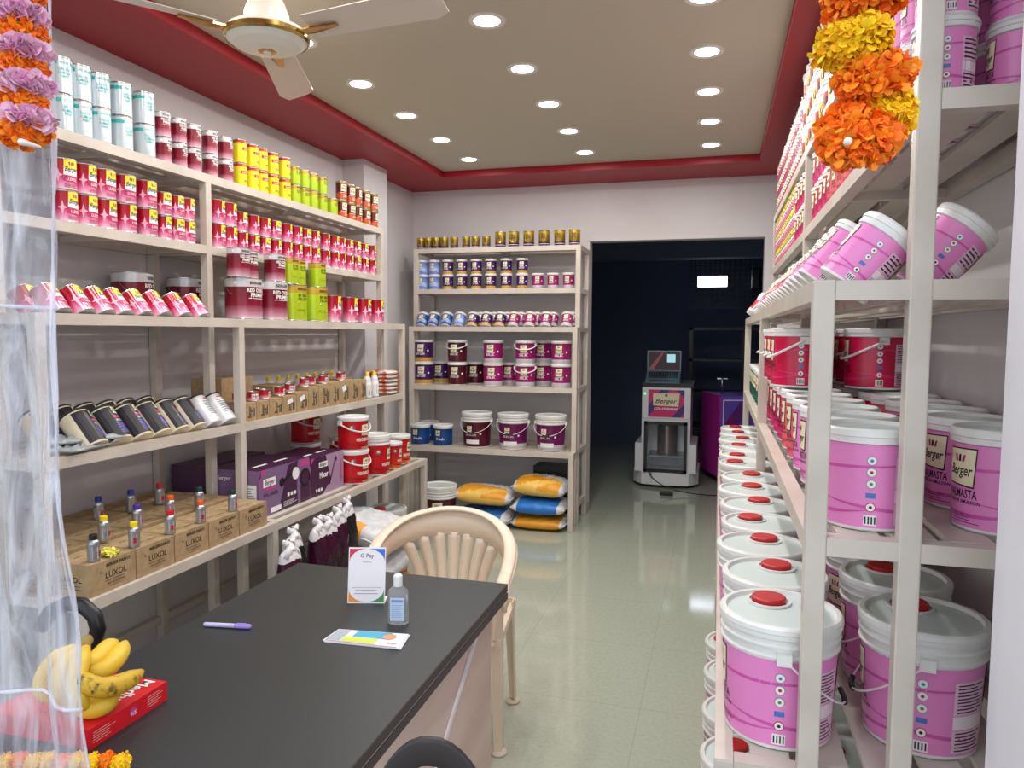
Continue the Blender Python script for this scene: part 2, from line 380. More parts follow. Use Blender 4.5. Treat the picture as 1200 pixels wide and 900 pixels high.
lst = [(0, (170, 196, 34)), (.77, (186, 212, 30)), (.78, (196, 160, 50)), (1, (206, 172, 60))]
for kk, r, h in (('lime_s', .034, .1), ('lime_m', .048, .135), ('lime_l', .078, .185)):
    tin(kk, 'paint_tin', 'paint tin', r, h, zramp(kk, h, lst, .25, .2), d_lime, handle=(kk == 'lime_l'))
def d_amber(g, mp, r, h):
    badge(g, mp, .1*r, h*.62, h*.38); g.rect(mp, -.8*r, 1.2*r, h*.36, h*.38, inkw)
    lines(g, mp, -.1*r, .9*r, h*.12, h*.3, 3, cream)
tin('amber_tin', 'paint_tin', 'paint tin', .034, .112, zramp('amber', .112, [(0, (196, 74, 30)), (.33, (206, 90, 40)), (.36, (110, 22, 26)), (.86, (92, 20, 24)), (.9, (170, 140, 60)), (1, (150, 120, 50))], .25, .2), d_amber)
pinkw = mat('print_pale_pink', (238, 190, 208), .4)
def d_red(g, mp, r, h):
    badge(g, mp, .62*r, h*.7, h*.5, False, True)
    m2 = cylmap(r, 0, r, h, .0011); mk = mat('print_magenta2', (206, 40, 104), .4)
    g.quad(m2, [(-.1*r, h*.3), (1.3*r, h*.22), (1.3*r, h*.44), (-.1*r, h*.46)], mk)
    u, v, s = -.45*r, h*.46, h*.2
    g.poly(mp, [(u-s*.7, v), (u-.22*s, v+.22*s), (u, v+1.1*s), (u+.22*s, v+.22*s), (u+.7*s, v), (u+.22*s, v-.22*s), (u, v-1.3*s), (u-.22*s, v-.22*s)], pinkw)
    g.text(cylmap(r, 0, r, h, .0018), 'LUXOL', .62*r, h*.34, h*.09, inkw, 0, .02, w=.9*r)
    lines(g, mp, .0*r, 1.15*r, h*.08, h*.2, 3, mat('print_darkpink', (170, 40, 80), .4)); g.rect(mp, -2.6*r, -1.5*r, h*.12, h*.85, mat('print_pinkpanel', (214, 150, 170), .4))
rst = [(0, (240, 206, 220)), (.2, (232, 140, 178)), (.42, (206, 40, 96)), (.66, (178, 16, 46)), (1, (164, 12, 34))]
for kk, r, h in (('red_l', .042, .112), ('red_s', .0335, .098), ('red_xl', .052, .15)):
    tin(kk, 'enamel_tin', 'enamel paint tin', r, h, zramp(kk, h, rst, .22, .2), d_red)
def d_gold(g, mp, r, h):
    gd = mat('print_gold', (196, 164, 50), .25, .6)
    g.disc(lambda u, v: mp(u, v), 0, h*.58, .62*r, gd, 20, h*.3); g.rect(mp, -1.4*r, 1.4*r, h*.74, h*.94, gd)
    g.text(lambda u, v: cylmap(r, 0, r, h, .0012)(u, v), 'SILK', 0, h*.74, h*.12, black, 0, .02, w=.8*r); g.text(lambda u, v: cylmap(r, 0, r, h, .0012)(u, v), 'GLAMOR', 0, h*.56, h*.08, black, 0, .02, w=.9*r)
    g.rect(mp, -1.4*r, 1.4*r, h*.12, h*.16, mat('print_lilac', (206, 190, 220), .4))
for kk, r, h in (('gold_s', .033, .093), ('gold_l', .043, .122)):
    tin(kk, 'gold_paint_tin', 'paint tin', r, h, zramp(kk, h, [(0, (60, 20, 70)), (.2, (60, 20, 70)), (.3, (120, 96, 36)), (1, (150, 124, 44))], .25, .4), d_gold)
tin('mini_red', 'sample_tin', 'sample tin', .026, .046, zramp('mini', .046, [(0, (232, 220, 224)), (.3, (214, 120, 140)), (.45, (190, 20, 44)), (1, (180, 14, 34))], .3), lambda g, mp, r, h: (g.rect(mp, -.7*r, .7*r, h*.3, h*.75, inkw), g.text(cylmap(r, 0, r, h, .0012), 'Berger', 0, h*.52, h*.2, black, .3, .01, w=1.2*r)))
# plastic jars and pails ----------------------------------------------
def swoosh(g, mp, r, h, m):
    g.band(mp, -1.6*r, 1.6*r, lambda t: h*(.3-.12*math.sin(t*PI*.9)), lambda t: h*.05*math.sin(PI*min(1, t*1.02))+.0001, m, 18)
    g.band(mp, -1.2*r, 2.8*r, lambda t: h*(.68+.1*t), lambda t: h*.035*math.sin(PI*t)+.0001, m, 18)
    g.band(mp, .4*r, 3*r, lambda t: h*(.34-.16*t), lambda t: h*.04*math.sin(PI*t)+.0001, m, 18)
def marks(g, mp, u, v, s, cols=1):
    blu = mat('print_blue', (70, 120, 190), .4); grn = mat('print_green', (100, 130, 50), .4)
    mp2 = lambda a, b: tuple(Vector(mp(a, b))+Vector((mp(a, b)[0], mp(a, b)[1], 0)).normalized()*.0004)
    for c in range(cols):
        for i in range(5):
            vv = v-i*s*1.28; uu = u+c*s*1.3
            if i == 3 and c == 0: g.rect(mp, uu-.5*s, uu+.5*s, vv-.28*s, vv+.28*s, blu); continue
            g.disc(mp, uu, vv, s*.52, pred if i == 4 else mat('print_grey', (150, 150, 160), .4)); g.disc(mp2, uu, vv, s*.44, inkw)
            g.disc(lambda a, b: tuple(Vector(mp2(a, b))+Vector((mp(a, b)[0], mp(a, b)[1], 0)).normalized()*.0004), uu, vv, s*.17, (blu, pred, grn, blu, black)[i])
def barcode(g, mp, u, v, w, hh):
    g.rect(mp, u-w/2, u+w/2, v-hh/2, v+hh/2, inkw)
    mp2 = lambda a, b: tuple(Vector(mp(a, b))+Vector((mp(a, b)[0], mp(a, b)[1], 0)).normalized()*.0004)
    for i in range(4): c = u-w*.36+w*.24*i; g.rect(mp2, c-w*.055, c+w*.055, v-hh*.35, v+hh*.35, black)
def info(g, mp, u0, u1, v0, v1, panel, ink):
    g.rect(mp, u0, u1, v0, v1, panel)
    mp2 = lambda a, b: tuple(Vector(mp(a, b))+Vector((mp(a, b)[0], mp(a, b)[1], 0)).normalized()*.0004)
    lines(g, mp2, u0+(u1-u0)*.08, u1, v0+(v1-v0)*.04, v1-(v1-v0)*.04, max(4, int((v1-v0)/.007)), ink, .2)
def vessel(key, name, cat, r, h, bodymat, decor, lid='jar', cap=False, bail=0, taper=.93, ribs=0, lidh=None):
    n = 32 if r > .09 else 24; rb = r*taper; lh = lidh or (h*.11); g = G(); zt = h-lh
    prof = [(.0001, .004), (rb*.9, .004), (rb*.97, 0, white_pl), (rb, .003), (rb+(r-rb)*.03, h*.035)]
    zl = zt-(ribs*.022) if ribs else zt
    rr = lambda z: rb+(r-rb)*z/h
    prof += [(rr(h*.035), h*.035, bodymat), (rr(zl), zl, white_pl)]
    for i in range(ribs):
        z = zl+i*.022; prof += [(rr(z)+.001, z+.004), (rr(z)+.005, z+.006), (rr(z)+.005, z+.009), (rr(z)+.001, z+.012)]
    prof += [(rr(zt), zt), (rr(zt), zt)]
    g.lathe(prof, white_pl, n); decor(g, cylmap(rb, 0, r, h), r*.965, zl)
    l = G(); R = r+(.004 if r > .09 else .003)
    lp = [(rr(zt)-.001, zt), (R, zt+.002), (R, zt+lh*.45), (R+.002, zt+lh*.5), (R+.001, h-.004), (R-.003, h), (R-.012 if r > .09 else R-.006, h), (R-.016 if r > .09 else R-.008, h-.008)]
    inn = mat('lid_inner_plastic', (206, 218, 216), .3)
    lp += [(lp[-1][0], h-.008, inn), (.0001, h-.008)]
    l.lathe(lp, white_pl, n)
    if r > .09 and cap:
        l.lathe([(.047, h-.0075), (.047, h-.003), (.041, h-.003), (.041, h-.0075)], white_pl, 20, (.02, -.052))
    P = [('body', g), ('lid', l)]
    if cap:
        c = G(); c.lathe([(.036, h-.008), (.036, h+.004), (.033, h+.006), (.0001, h+.0055)], redcap, 24, (.02, -.052)); P.append(('spout_cap', c))
    if bail:
        b = G(); zb = zt-.012 if not ribs else zl+.01; q = R+.004; drop = abs(bail)*r*1.1; bs = 1 if bail > 0 else -1; wr = .0022 if r > .09 else .0015
        pts = [((q+.002)*math.sin(a)*1.0*(.12+.88*1) if 0 else q*1.03*math.sin(a+0), 0, 0) for a in ()]
        for i in range(15):
            a = -PI/2+PI*i/14; pts.append((bs*math.cos(a)*(q+.004), math.sin(a)*(q+.004), zb-drop*math.cos(a)))
        b.tube(pts, .0045 if lid == 'flat' else wr, white_pl, 8)
        for sg in (-1, 1): b.box(-.014, sg*rr(zb), zb-.012, .014, sg*(q+.006), zb+.012, white_pl)
        if ribs: b.tube(pts[6:9], .006, mat('grip_plastic', (40, 38, 40), .5), 8)
        P.append(('handle', b))
    kind(key, name, cat, P, r+.006 if r > .09 else r+.003, h)
def pinkdec(dark, base, word):
    ink = mat('print_plum', (70, 20, 60), .4); pal = mat('info_pink', (232, 196, 216), .45)
    def f(g, mp, r, h):
        swoosh(g, mp, r, h, dark)
        badge(g, mp, 0, h*.72, h*.4)
        g.text(mp, word, -.02*r, h*.42, h*.1, black, 0, .01, w=.92*r); g.text(mp, 'EXTERIOR EMULSION', .02*r, h*.33, h*.04, black, .2, .01, w=1.0*r)
        lines(g, mp, -.4*r, .6*r, h*.08, h*.2, 4, ink, .12)
        marks(g, mp, 1.5*r, h*.82, h*.105); barcode(g, mp, 1.5*r, h*.13, h*.14, h*.12)
        info(g, mp, 2.0*r, 2.7*r, h*.5, h*.86, pal, ink); g.rect(mp, 2.0*r, 2.7*r, h*.34, h*.49, mat('panel_pale', (240, 226, 232), .45)); info(g, mp, 2.0*r, 2.7*r, h*.08, h*.33, pal, ink)
        badge(g, mp, 3.14*r+.0, h*.72, h*.36)
    return f
pk = mat('label_pink', (232, 138, 200), .3); pkd = mat('label_pink_dark', (206, 86, 168), .3)
mg1 = mat('label_magenta', (204, 22, 100), .28); mgd = mat('label_magenta_dark', (222, 60, 140), .28)
co1 = mat('label_coral', (226, 100, 110), .3); cod = mat('label_coral_dark', (206, 60, 84), .3)
cr1 = mat('label_crimson', (206, 14, 72), .26); crd = mat('label_crimson_dark', (220, 40, 110), .26)
gr1 = mat('label_green', (30, 120, 96), .3); grd = mat('label_green_dark', (16, 90, 70), .3)
vessel('pail_pink', 'paint_pail', 'paint pail', .1195, .258, pk, pinkdec(pkd, pk, 'WALMASTA'), cap=True, bail=.9, ribs=2, lidh=.026, taper=.9)
vessel('pail_pink_flip', 'paint_pail', 'paint pail', .1195, .258, pk, pinkdec(pkd, pk, 'WALMASTA'), cap=True, bail=-.9, ribs=2, lidh=.026, taper=.9)
vessel('pail_pink_plain', 'paint_pail', 'paint pail', .1195, .258, pk, pinkdec(pkd, pk, 'WALMASTA'), cap=True, ribs=2, lidh=.026, taper=.9)
vessel('bucket_pink', 'paint_bucket', 'paint bucket', .09, .198, pk, pinkdec(pkd, pk, 'WALMASTA'), lidh=.03, bail=.0, taper=.95)
vessel('bucket_coral', 'paint_bucket', 'paint bucket', .09, .198, co1, pinkdec(cod, co1, 'WALMASTA'), lidh=.03, taper=.95)
vessel('bucket_magenta', 'paint_bucket', 'paint bucket', .09, .19, mg1, pinkdec(mgd, mg1, 'BISON'), lidh=.028, taper=.95)
vessel('bucket_green', 'paint_bucket', 'paint bucket', .08, .19, gr1, pinkdec(grd, gr1, 'HOMESHIELD'), lidh=.028, taper=.95)
vessel('bucket_crimson', 'paint_bucket', 'paint bucket', .1, .2, cr1, pinkdec(crd, cr1, 'BISON'), lid='flat', lidh=.03, bail=.55, taper=.97)
vessel('jar_pink_l', 'paint_jar', 'paint jar', .058, .138, pk, pinkdec(pkd, pk, 'WALMASTA'), lidh=.028, taper=.96)
vessel('jar_pink', 'paint_jar', 'paint jar', .052, .136, pk, pinkdec(pkd, pk, 'WALMASTA'), lidh=.022, taper=.96)
vessel('jar_magenta', 'paint_jar', 'paint jar', .05, .136, mg1, pinkdec(mgd, mg1, 'BISON'), lidh=.022, taper=.96)
vessel('jar_coral', 'paint_jar', 'paint jar', .052, .136, co1, pinkdec(cod, co1, 'WALMASTA'), lidh=.022, taper=.96)
def d_wy(base):
    def f(g, mp, r, h): g.rect(mp, -.8*r, .8*r, h*.15, h*.75, base); g.disc(cylmap(r, 0, r, h, .0012), 0, h*.45, h*.16, black); badge(g, mp, 2.0*r, h*.5, h*.45)
    return f
vessel('jar_whiteyellow', 'paint_jar', 'paint jar', .055, .122, mat('label_white', (236, 234, 230), .35), d_wy(mat('print_ochre', (226, 190, 60), .4)), lidh=.026, taper=.95)
vessel('jar_whitered', 'paint_jar', 'paint jar', .055, .122, mat('label_white', (0, 0, 0)), d_wy(pred), lidh=.026, taper=.95)
def d_mul(g, mp, r, h):
    g.rect(mp, -1.2*r, 1.2*r, h*.45, h*.9, mat('print_lilac', (206, 190, 220), .4)); badge(g, cylmap(r, 0, r, h, .001), 0, h*.62, h*.4); g.rect(mp, -2.5*r, 2.5*r, h*.06, h*.3, mg1)
tin('mixed_tin', 'paint_tin', 'paint tin', .036, .1, mat('tin_print_plum', (96, 40, 96), .3), d_mul)
def fam(bodystops, sub, sh, low=None):
    def f(g, mp, r, h):
        badge(g, mp, 0, h*.72, h*.34); g.rect(mp, -.35*r, .5*r, h*.5, h*.52, inkw)
        g.text(mp, sub, 0, h*.42, h*.1, inkw, 0, .02, w=.95*r); g.disc(mp, .85*r, h*.58, h*.05, inkw); g.disc(cylmap(r*.95, 0, r, h/.9, .0016), .85*r, h*.58, h*.036, low or black)
        info(g, mp, 2*r, 2.8*r, h*.2, h*.8, mat('panel_grey', (180, 170, 184), .5), black)
    return f
PUR = [(0, (190, 140, 40)), (.2, (206, 160, 50)), (.21, (66, 26, 96)), (1, (58, 22, 88))]
MAG = [(0, (176, 172, 180)), (.2, (200, 196, 204)), (.21, (146, 20, 96)), (.6, (160, 24, 108)), (1, (112, 14, 76))]
MAR = [(0, (70, 10, 26)), (.3, (86, 14, 34)), (1, (60, 8, 24))]
BLU = [(0, (28, 66, 140)), (.4, (34, 90, 170)), (1, (24, 56, 130))]
LBL = [(0, (90, 120, 200)), (.4, (130, 160, 220)), (1, (60, 80, 170))]
def wave(g, mp, r, h):
    badge(g, mp, -.1*r, h*.72, h*.34)
    for k in range(3): g.band(mp, -.9*r, 1.2*r, lambda t: h*(.2+.1*k+.14*math.sin(t*3)), lambda t: h*.035, inkw, 10)
for key, st, dec in (('purple', PUR, fam(PUR, 'EASY CLEAN', 0)), ('magenta', MAG, fam(MAG, 'SILK', 0)), ('blue', BLU, wave), ('lightblue', LBL, wave)):
    vessel('pot_'+key, 'paint_jar', 'paint jar', .045, .118, zramp('pot_'+key, .118, st, .28), dec, lidh=.018, taper=.96)
for key, st, dec, bl in (('purple', PUR, fam(PUR, 'EASY CLEAN', 0), 0), ('magenta', MAG, fam(MAG, 'SILK', 0), 0), ('magentab', MAG, fam(MAG, 'SILK', 0), .45), ('maroon', MAR, fam(MAR, 'LONG LIFE', 0), 0), ('maroonb', MAR, fam(MAR, 'LONG LIFE', 0), .45)):
    vessel('can4_'+key, 'paint_bucket', 'paint bucket', .077, .178, zramp('can4_'+key, .178, st, .26), dec, lid='flat', lidh=.02, taper=.97, bail=bl)
vessel('can4_blue', 'paint_bucket', 'paint bucket', .078, .165, zramp('can4_blue', .165, [(0, (20, 54, 110)), (.4, (26, 74, 140)), (1, (18, 46, 100))], .3), lambda g, mp, r, h: (badge(g, mp, -.2*r, h*.74, h*.3), g.text(mp, 'fresh', .05*r, h*.4, h*.15, inkw, 0, .01, w=.9*r)), lidh=.028, taper=.95)
for key, st, w in (('maroon', MAR, 'LONG LIFE'), ('magenta', [(0, (176, 172, 180)), (.17, (200, 196, 204)), (.18, (110, 18, 84)), (1, (92, 14, 70))], 'SILK')):
    vessel('pail10_'+key, 'paint_pail', 'paint pail', .118, .275, zramp('pail10_'+key, .275, st, .28), (lambda w: lambda g, mp, r, h: (badge(g, mp, -.2*r, h*.74, h*.22), g.text(mp, w, -.1*r, h*.5, h*.07, inkw, 0, .01, w=.8*r), g.rect(mp, -.5*r, .5*r, h*.16, h*.32, inkw), g.disc(mp, .6*r, h*.55, h*.04, inkw)))(w), ribs=2, lidh=.03, bail=.7, taper=.88)
RED = [(0, (176, 14, 24)), (.4, (204, 18, 30)), (1, (178, 12, 26))]
REDO = [(0, (226, 120, 30)), (.25, (206, 50, 26)), (.5, (196, 18, 28)), (1, (180, 14, 26))]
def d_wc(g, mp, r, h):
    swoosh(g, mp, r, h, mat('label_red_dark', (150, 8, 20), .3)); badge(g, mp, .25*r, h*.68, h*.36)
    g.text(mp, 'WEATHERCOAT', .15*r, h*.36, h*.1, inkw, 0, .03, w=1.3*r); g.disc(mp, -.75*r, h*.78, h*.08, mat('print_blue', (70, 120, 190), .4)); g.disc(cylmap(r*.97, 0, r, h, .003), -.75*r, h*.8, h*.045, paleyel)
    lines(g, mp, -.1*r, .8*r, h*.06, h*.12, 2, cream, .15)
vessel('wc4', 'paint_bucket', 'paint bucket', .088, .192, zramp('wc4', .192, RED, .26), d_wc, lid='flat', lidh=.024, taper=.96, bail=.5)
vessel('wc10', 'paint_pail', 'paint pail', .098, .245, zramp('wc10', .245, RED, .26), d_wc, lidh=.04, taper=.93, ribs=1)
vessel('wc1', 'paint_jar', 'paint jar', .058, .17, zramp('wc1', .17, REDO, .28), d_wc, lidh=.022, taper=.95)
vessel('wc4o', 'paint_bucket', 'paint bucket', .082, .19, zramp('wc4o', .19, REDO, .28), d_wc, lidh=.026, taper=.95)
vessel('pail20_red', 'paint_pail', 'paint pail', .13, .33, zramp('pail20_red', .33, [(0, (220, 130, 30)), (.25, (206, 40, 26)), (.5, (190, 14, 28)), (1, (170, 10, 24))], .3), d_wc, ribs=3, lidh=.032, bail=.6, taper=.9, cap=True)
vessel('pail10_wc', 'paint_pail', 'paint pail', .105, .28, zramp('pail10_wc', .28, [(0, (190, 14, 28)), (.1, (190, 14, 28)), (1, (180, 14, 28))], .3), d_wc, ribs=3, lidh=.032, bail=.6, taper=.9)
vessel('pail20_maroon', 'paint_pail', 'paint pail', .13, .33, zramp('pail20_maroon', .33, MAR, .28), fam(MAR, 'LONG LIFE', 0), ribs=3, lidh=.032, taper=.9)
# black and cream adhesive pots (left rack, tilted)
ivory = mat('ivory_plastic', (226, 214, 184), .4)
def d_pot(g, mp, r, h):
    g.rect(mp, -1.0*r, 1.35*r, h*.04, h*.9, mat('label_black', (24, 20, 30), .3)); mp2 = cylmap(r, 0, r, h, .0012)
    badge(g, mp2, .6*r, h*.8, h*.2); pk2 = mat('print_hotpink', (206, 60, 140), .4)
    g.rect(mp2, .1*r, 1.1*r, h*.58, h*.64, pk2); g.text(mp2, 'BERGER', .6*r, h*.5, h*.06, inkw); info_m = mat('print_violet', (90, 80, 170), .4)
    lines(g, mp2, .0*r, 1.2*r, h*.12, h*.44, 6, info_m, .28)
def mkpot(key, bm, dec):
    r, h = .05, .15; g = G()
    g.lathe([(.0001, .004), (r*.9, .002), (r*.96, 0), (r, .006), (r, h*.93), (r-.003, h*.95)], bm, 24); dec(g, cylmap(r, 0, r, h), r, h)
    l = G(); l.lathe([(r-.004, h*.93), (r+.001, h*.945), (r+.001, h-.004), (r-.004, h), (.0001, h)], mat('black_lid', (26, 24, 28), .4), 24)
    kind(key, 'adhesive_pot', 'adhesive pot', [('body', g), ('lid', l)], r, h)
mkpot('pot_black', ivory, d_pot)
silv = mat('silver_film', (206, 208, 210), .3, .3)
mkpot('pot_silver', silv, lambda g, mp, r, h: (lines(g, mp, -.1*r, 1.1*r, h*.25, h*.75, 7, mat('print_grey2', (120, 124, 134), .5), .2), g.rect(mp, .1*r, .9*r, h*.8, h*.84, pred)))
# small silver bottle with coloured cap
def mkbottle(key, capc):
    r, h = .0195, .09; g = G(); alu = mat('brushed_aluminium', (176, 178, 182), .32, .85)
    g.lathe([(.0001, .001), (r*.9, 0), (r, .003), (r, h*.66), (r*.9, h*.74), (r*.62, h*.8), (r*.6, h*.84)], alu, 20)
    info(g, cylmap(r, 0, r, h), -.9*r, .9*r, h*.12, h*.56, mat('bottle_label', (196, 196, 200), .4), mat('print_grey', (150, 150, 160), .4)); g.rect(cylmap(r, 0, r, h, .0012), .3*r, .8*r, h*.2, h*.4, pred)
    c = G(); c.lathe([(r*.62, h*.8), (r*.66, h*.81), (r*.66, h*.97), (r*.6, h), (.0001, h)], mat('cap_'+key, capc, .4), 16)
    kind('btl_'+key, 'hardener_bottle', 'bottle', [('body', g), ('cap', c)], r, h)
CAPS = dict(black=(24, 26, 28), yellow=(240, 214, 20), blue=(34, 60, 160), violet=(70, 50, 170), red=(206, 24, 30), orange=(236, 96, 30), green=(16, 60, 48))
for c in CAPS: mkbottle(c, CAPS[c])
g = G(); r = .03; h = .165
g.lathe([(.0001, .001), (r*.9, 0), (r, .004), (r, h*.5), (r*.82, h*.62), (r*.78, h*.72), (r*.5, h*.84)], mat('white_bottle', (230, 232, 236), .35), 20)
g.rect(cylmap(r, 0, r, h), -.5*r, .7*r, h*.1, h*.28, mat('print_navy', (24, 40, 90), .4)); g.rect(cylmap(r, 0, r, h), -.5*r, .7*r, h*.28, h*.5, mat('print_yellow2', (236, 206, 30), .4))
c = G(); c.lathe([(r*.5, h*.84), (r*.52, h*.86), (r*.42, h*.95), (r*.2, h), (.0001, h)], mat('cap_yellow', CAPS['yellow'], .4), 16)
kind('white_bottle', 'glue_bottle', 'bottle', [('body', g), ('cap', c)], r, h)
# ---------------------------------------------------------------- placing rows
def relax(Y, d, lo=None, hi=None):
    Y = list(Y)
    for _ in range(200):
        for i in range(len(Y)-1):
            dm = (d[i]+d[i+1])+.001
            if Y[i+1]-Y[i] < dm:
                e = (dm-(Y[i+1]-Y[i]))/2; Y[i] -= e; Y[i+1] += e
        if hi is not None and Y[-1] > hi-d[-1]: Y[-1] = hi-d[-1]
        if lo is not None and Y[0] < lo+d[0]: Y[0] = lo+d[0]
    return Y
LD, RD, BD = (1, 0, 0), (-1, 0, 0), (0, -1, 0)
def left_row(items, X, z, layers, where, desc, group, py0, slope, d=LD, jit=.35, zoff=None, hi=None, lo=None):
    """items: (key, px) left to right along the left rack"""
    rs = [KINDS[k][3] for k, p in items]
    Y = relax([at(p, py0+slope*(p-280), 0, X).y for k, p in items], rs, lo, hi)
    for i, (k, p) in enumerate(items):
        r, h = KINDS[k][3:]
        for L in range(layers if isinstance(layers, int) else layers[i]):
            lv = ('bottom', 'upper', 'top')[L]
            put(k, (X, Y[i], z+.001+L*(h+.001)), d, '%s, %s from the left, %s layer, %s' % (desc, ORD[i], lv, where), group, None, jit, -.35)
    return Y
# top shelf
Xu = -2.292
left_row([('teal_tin', p) for p in (71, 93, 116, 142, 169)], Xu, ZL['e'], 2, 'top left shelf', 'silver tin with teal print', 'teal printed tins', 191, .33, lo=1.88)
left_row([('primer_s', p) for p in (190, 209, 226, 246, 264)], Xu, ZL['e'], 2, 'top left shelf', 'maroon primer tin with grey band', 'small maroon primer tins', 191, .33, lo=2.6)
left_row([('yellow_tin', p) for p in (281, 295, 306, 319, 333)], Xu, ZL['e'], 2, 'top left shelf', 'yellow tin with red band', 'yellow paint tins', 191, .33)
left_row([('lime_s', p) for p in (345, 356, 366, 377, 389)], Xu, ZL['e'], [2, 2, 2, 2, 1], 'top left shelf', 'lime green tin', 'lime green tins', 191, .33)
left_row([('amber_tin', p) for p in (400, 410, 418, 428, 437)], Xu, ZL['e'], 2, 'top left shelf', 'maroon and orange tin', 'maroon and orange tins', 191, .33, hi=4.7)
# second shelf
left_row([('red_l', p) for p in (75, 99, 122, 146, 171)]+[('red_s', p) for p in (191, 208, 226)], Xu, ZL['d'], 2, 'second left shelf before post', 'red tin', 'red enamel tins on the second left shelf', 270, .2, lo=1.91, hi=2.85)
left_row([('red_l', p) for p in (253, 267)]+[('red_s', p) for p in (282, 296, 309, 322, 335, 347, 358, 368, 380, 391, 399, 408, 417, 426, 435)], Xu, ZL['d'], 2, 'second left shelf past post', 'red tin', 'red enamel tins on the second left shelf', 270, .2, lo=2.93, hi=4.67)
# third shelf, tilted red tins
TL = math.radians(50)
def tilt_row(items, edge, z, d, along, where, desc, group, sink=.036, jit=.25, tl=TL, rot=-.3):
    dv = Vector(d)
    for i, (k, s) in enumerate(items):
        r, h = KINDS[k][3:]
        low = edge+dv*(-(sink*math.tan(tl))) if False else edge-dv*(sink*math.tan(tl))
        P = Vector(along)*s+low; P.z = z-sink
        a = -math.cos(tl)*dv+Vector((0, 0, math.sin(tl))); p = math.sin(tl)*dv+Vector((0, 0, math.cos(tl)))
        put(k, P+p*r, d, '%s, %s from the left, %s' % (desc, ORD[i], where), group, tl, jit, rot)
ys = relax([at(p, 358, 0, -2.12).y for p in (72, 101, 125, 146, 170, 192, 216, 238)], [.043]*8, 1.92, 2.88)
tilt_row([('red_l', y) for y in ys], Vector((-2.118, 0, 0)), ZL['c'], LD, (0, 1, 0), 'front row of third left shelf', 'red tin lying tilted', 'tilted red tins')
ys = relax([y+.05 for y in ys[:-1]], [.043]*7, 1.92, 2.85)
tilt_row([('red_l', y) for y in ys], Vector((-2.268, 0, 0)), ZL['c'], LD, (0, 1, 0), 'back row of third left shelf', 'red tin lying tilted', 'tilted red tins')
def single(key, x, y, z, d, label, group=None, jit=.2, rot=0): return put(key, (x, y, z+.001), d, label, group, None, jit, rot)
zc = ZL['c']
YB = [at(p, 374, 0, -2.17).y for p in (287, 318, 343, 368)]; YB = relax(YB, [.086, .086, .08, .08], 2.93)
single('primer_l', -2.175, YB[0], zc, LD, 'large maroon red oxide primer tin nearest the post', 'large primer tins', .05, -.5)
single('primer_l', -2.175, YB[1], zc, LD, 'large maroon primer tin beside the lime green tins', 'large primer tins', .05, -.5)
single('lime_l', -2.175, YB[2], zc, LD, 'large lime green tin with gold band beside the primer tins', 'large lime tins', .05, -.5)
single('lime_l', -2.175, YB[3], zc, LD, 'large lime green tin with gold band beside the red tins', 'large lime tins', .05, -.5)
for i, (y, x) in enumerate(((YB[0]-.055, -2.16), (YB[0]+.065, -2.2), (YB[1]+.02, -2.16))): single('primer_m', x, y, zc+.1915, LD, 'medium maroon primer tin, %s from the left on the large primer tins' % ORD[i], 'medium primer tins', .05, -.5)
for i, (y, x) in enumerate(((YB[2]-.045, -2.16), (YB[2]+.06, -2.18), (YB[3]+.02, -2.16))): single('lime_m', x, y, zc+.1865, LD, 'medium lime green tin, %s from the left on the large lime tins' % ORD[i], 'medium lime tins', .05, -.5)
for i, y in enumerate(relax([at(p, 376, 0, -2.14).y for p in (391, 411, 427, 442)], [.053]*4, YB[3]+.08, 4.68)): single('red_xl', -2.15, y, zc, LD, 'large red tin, %s from the left beside the lime green tins' % ORD[i], 'large red tins', .05, -.3)
for i, y in enumerate((2.66,)): single('primer_l', -2.45, y, zc, LD, 'large maroon primer tin standing behind the tilted red tins', None, .1)
single('primer_l', -2.45, 2.99, zc, LD, 'large maroon primer tin half hidden behind the rack post', None, .1)
# fourth shelf, black pots
ys = relax([at(p, 520, 0, -2.12).y for p in (110, 150, 177, 197, 215, 234)]+[at(252, 515, 0, -2.12).y, at(270, 507, 0, -2.12).y], [.051]*8, 1.93, 2.88)
tilt_row([('pot_black', y) for y in ys[:6]], Vector((-2.118, 0, 0)), ZL['b'], LD, (0, 1, 0), 'front row, fourth left shelf', 'black and cream pot lying tilted', 'tilted black pots', .03, rot=.05)
tilt_row([('pot_silver', y) for y in ys[6:]], Vector((-2.118, 0, 0)), ZL['b'], LD, (0, 1, 0), 'beside the black pots', 'silver wrapped pot', 'silver pots', .03)
ys2 = relax([ys[0]-.02+.1*i for i in range(6)], [.051]*6, 1.93, 2.8)
tilt_row([('pot_black', y) for y in ys2], Vector((-2.268, 0, 0)), ZL['b'], LD, (0, 1, 0), 'back row, fourth left shelf', 'black and cream pot lying tilted', 'tilted black pots', .03, rot=.05)
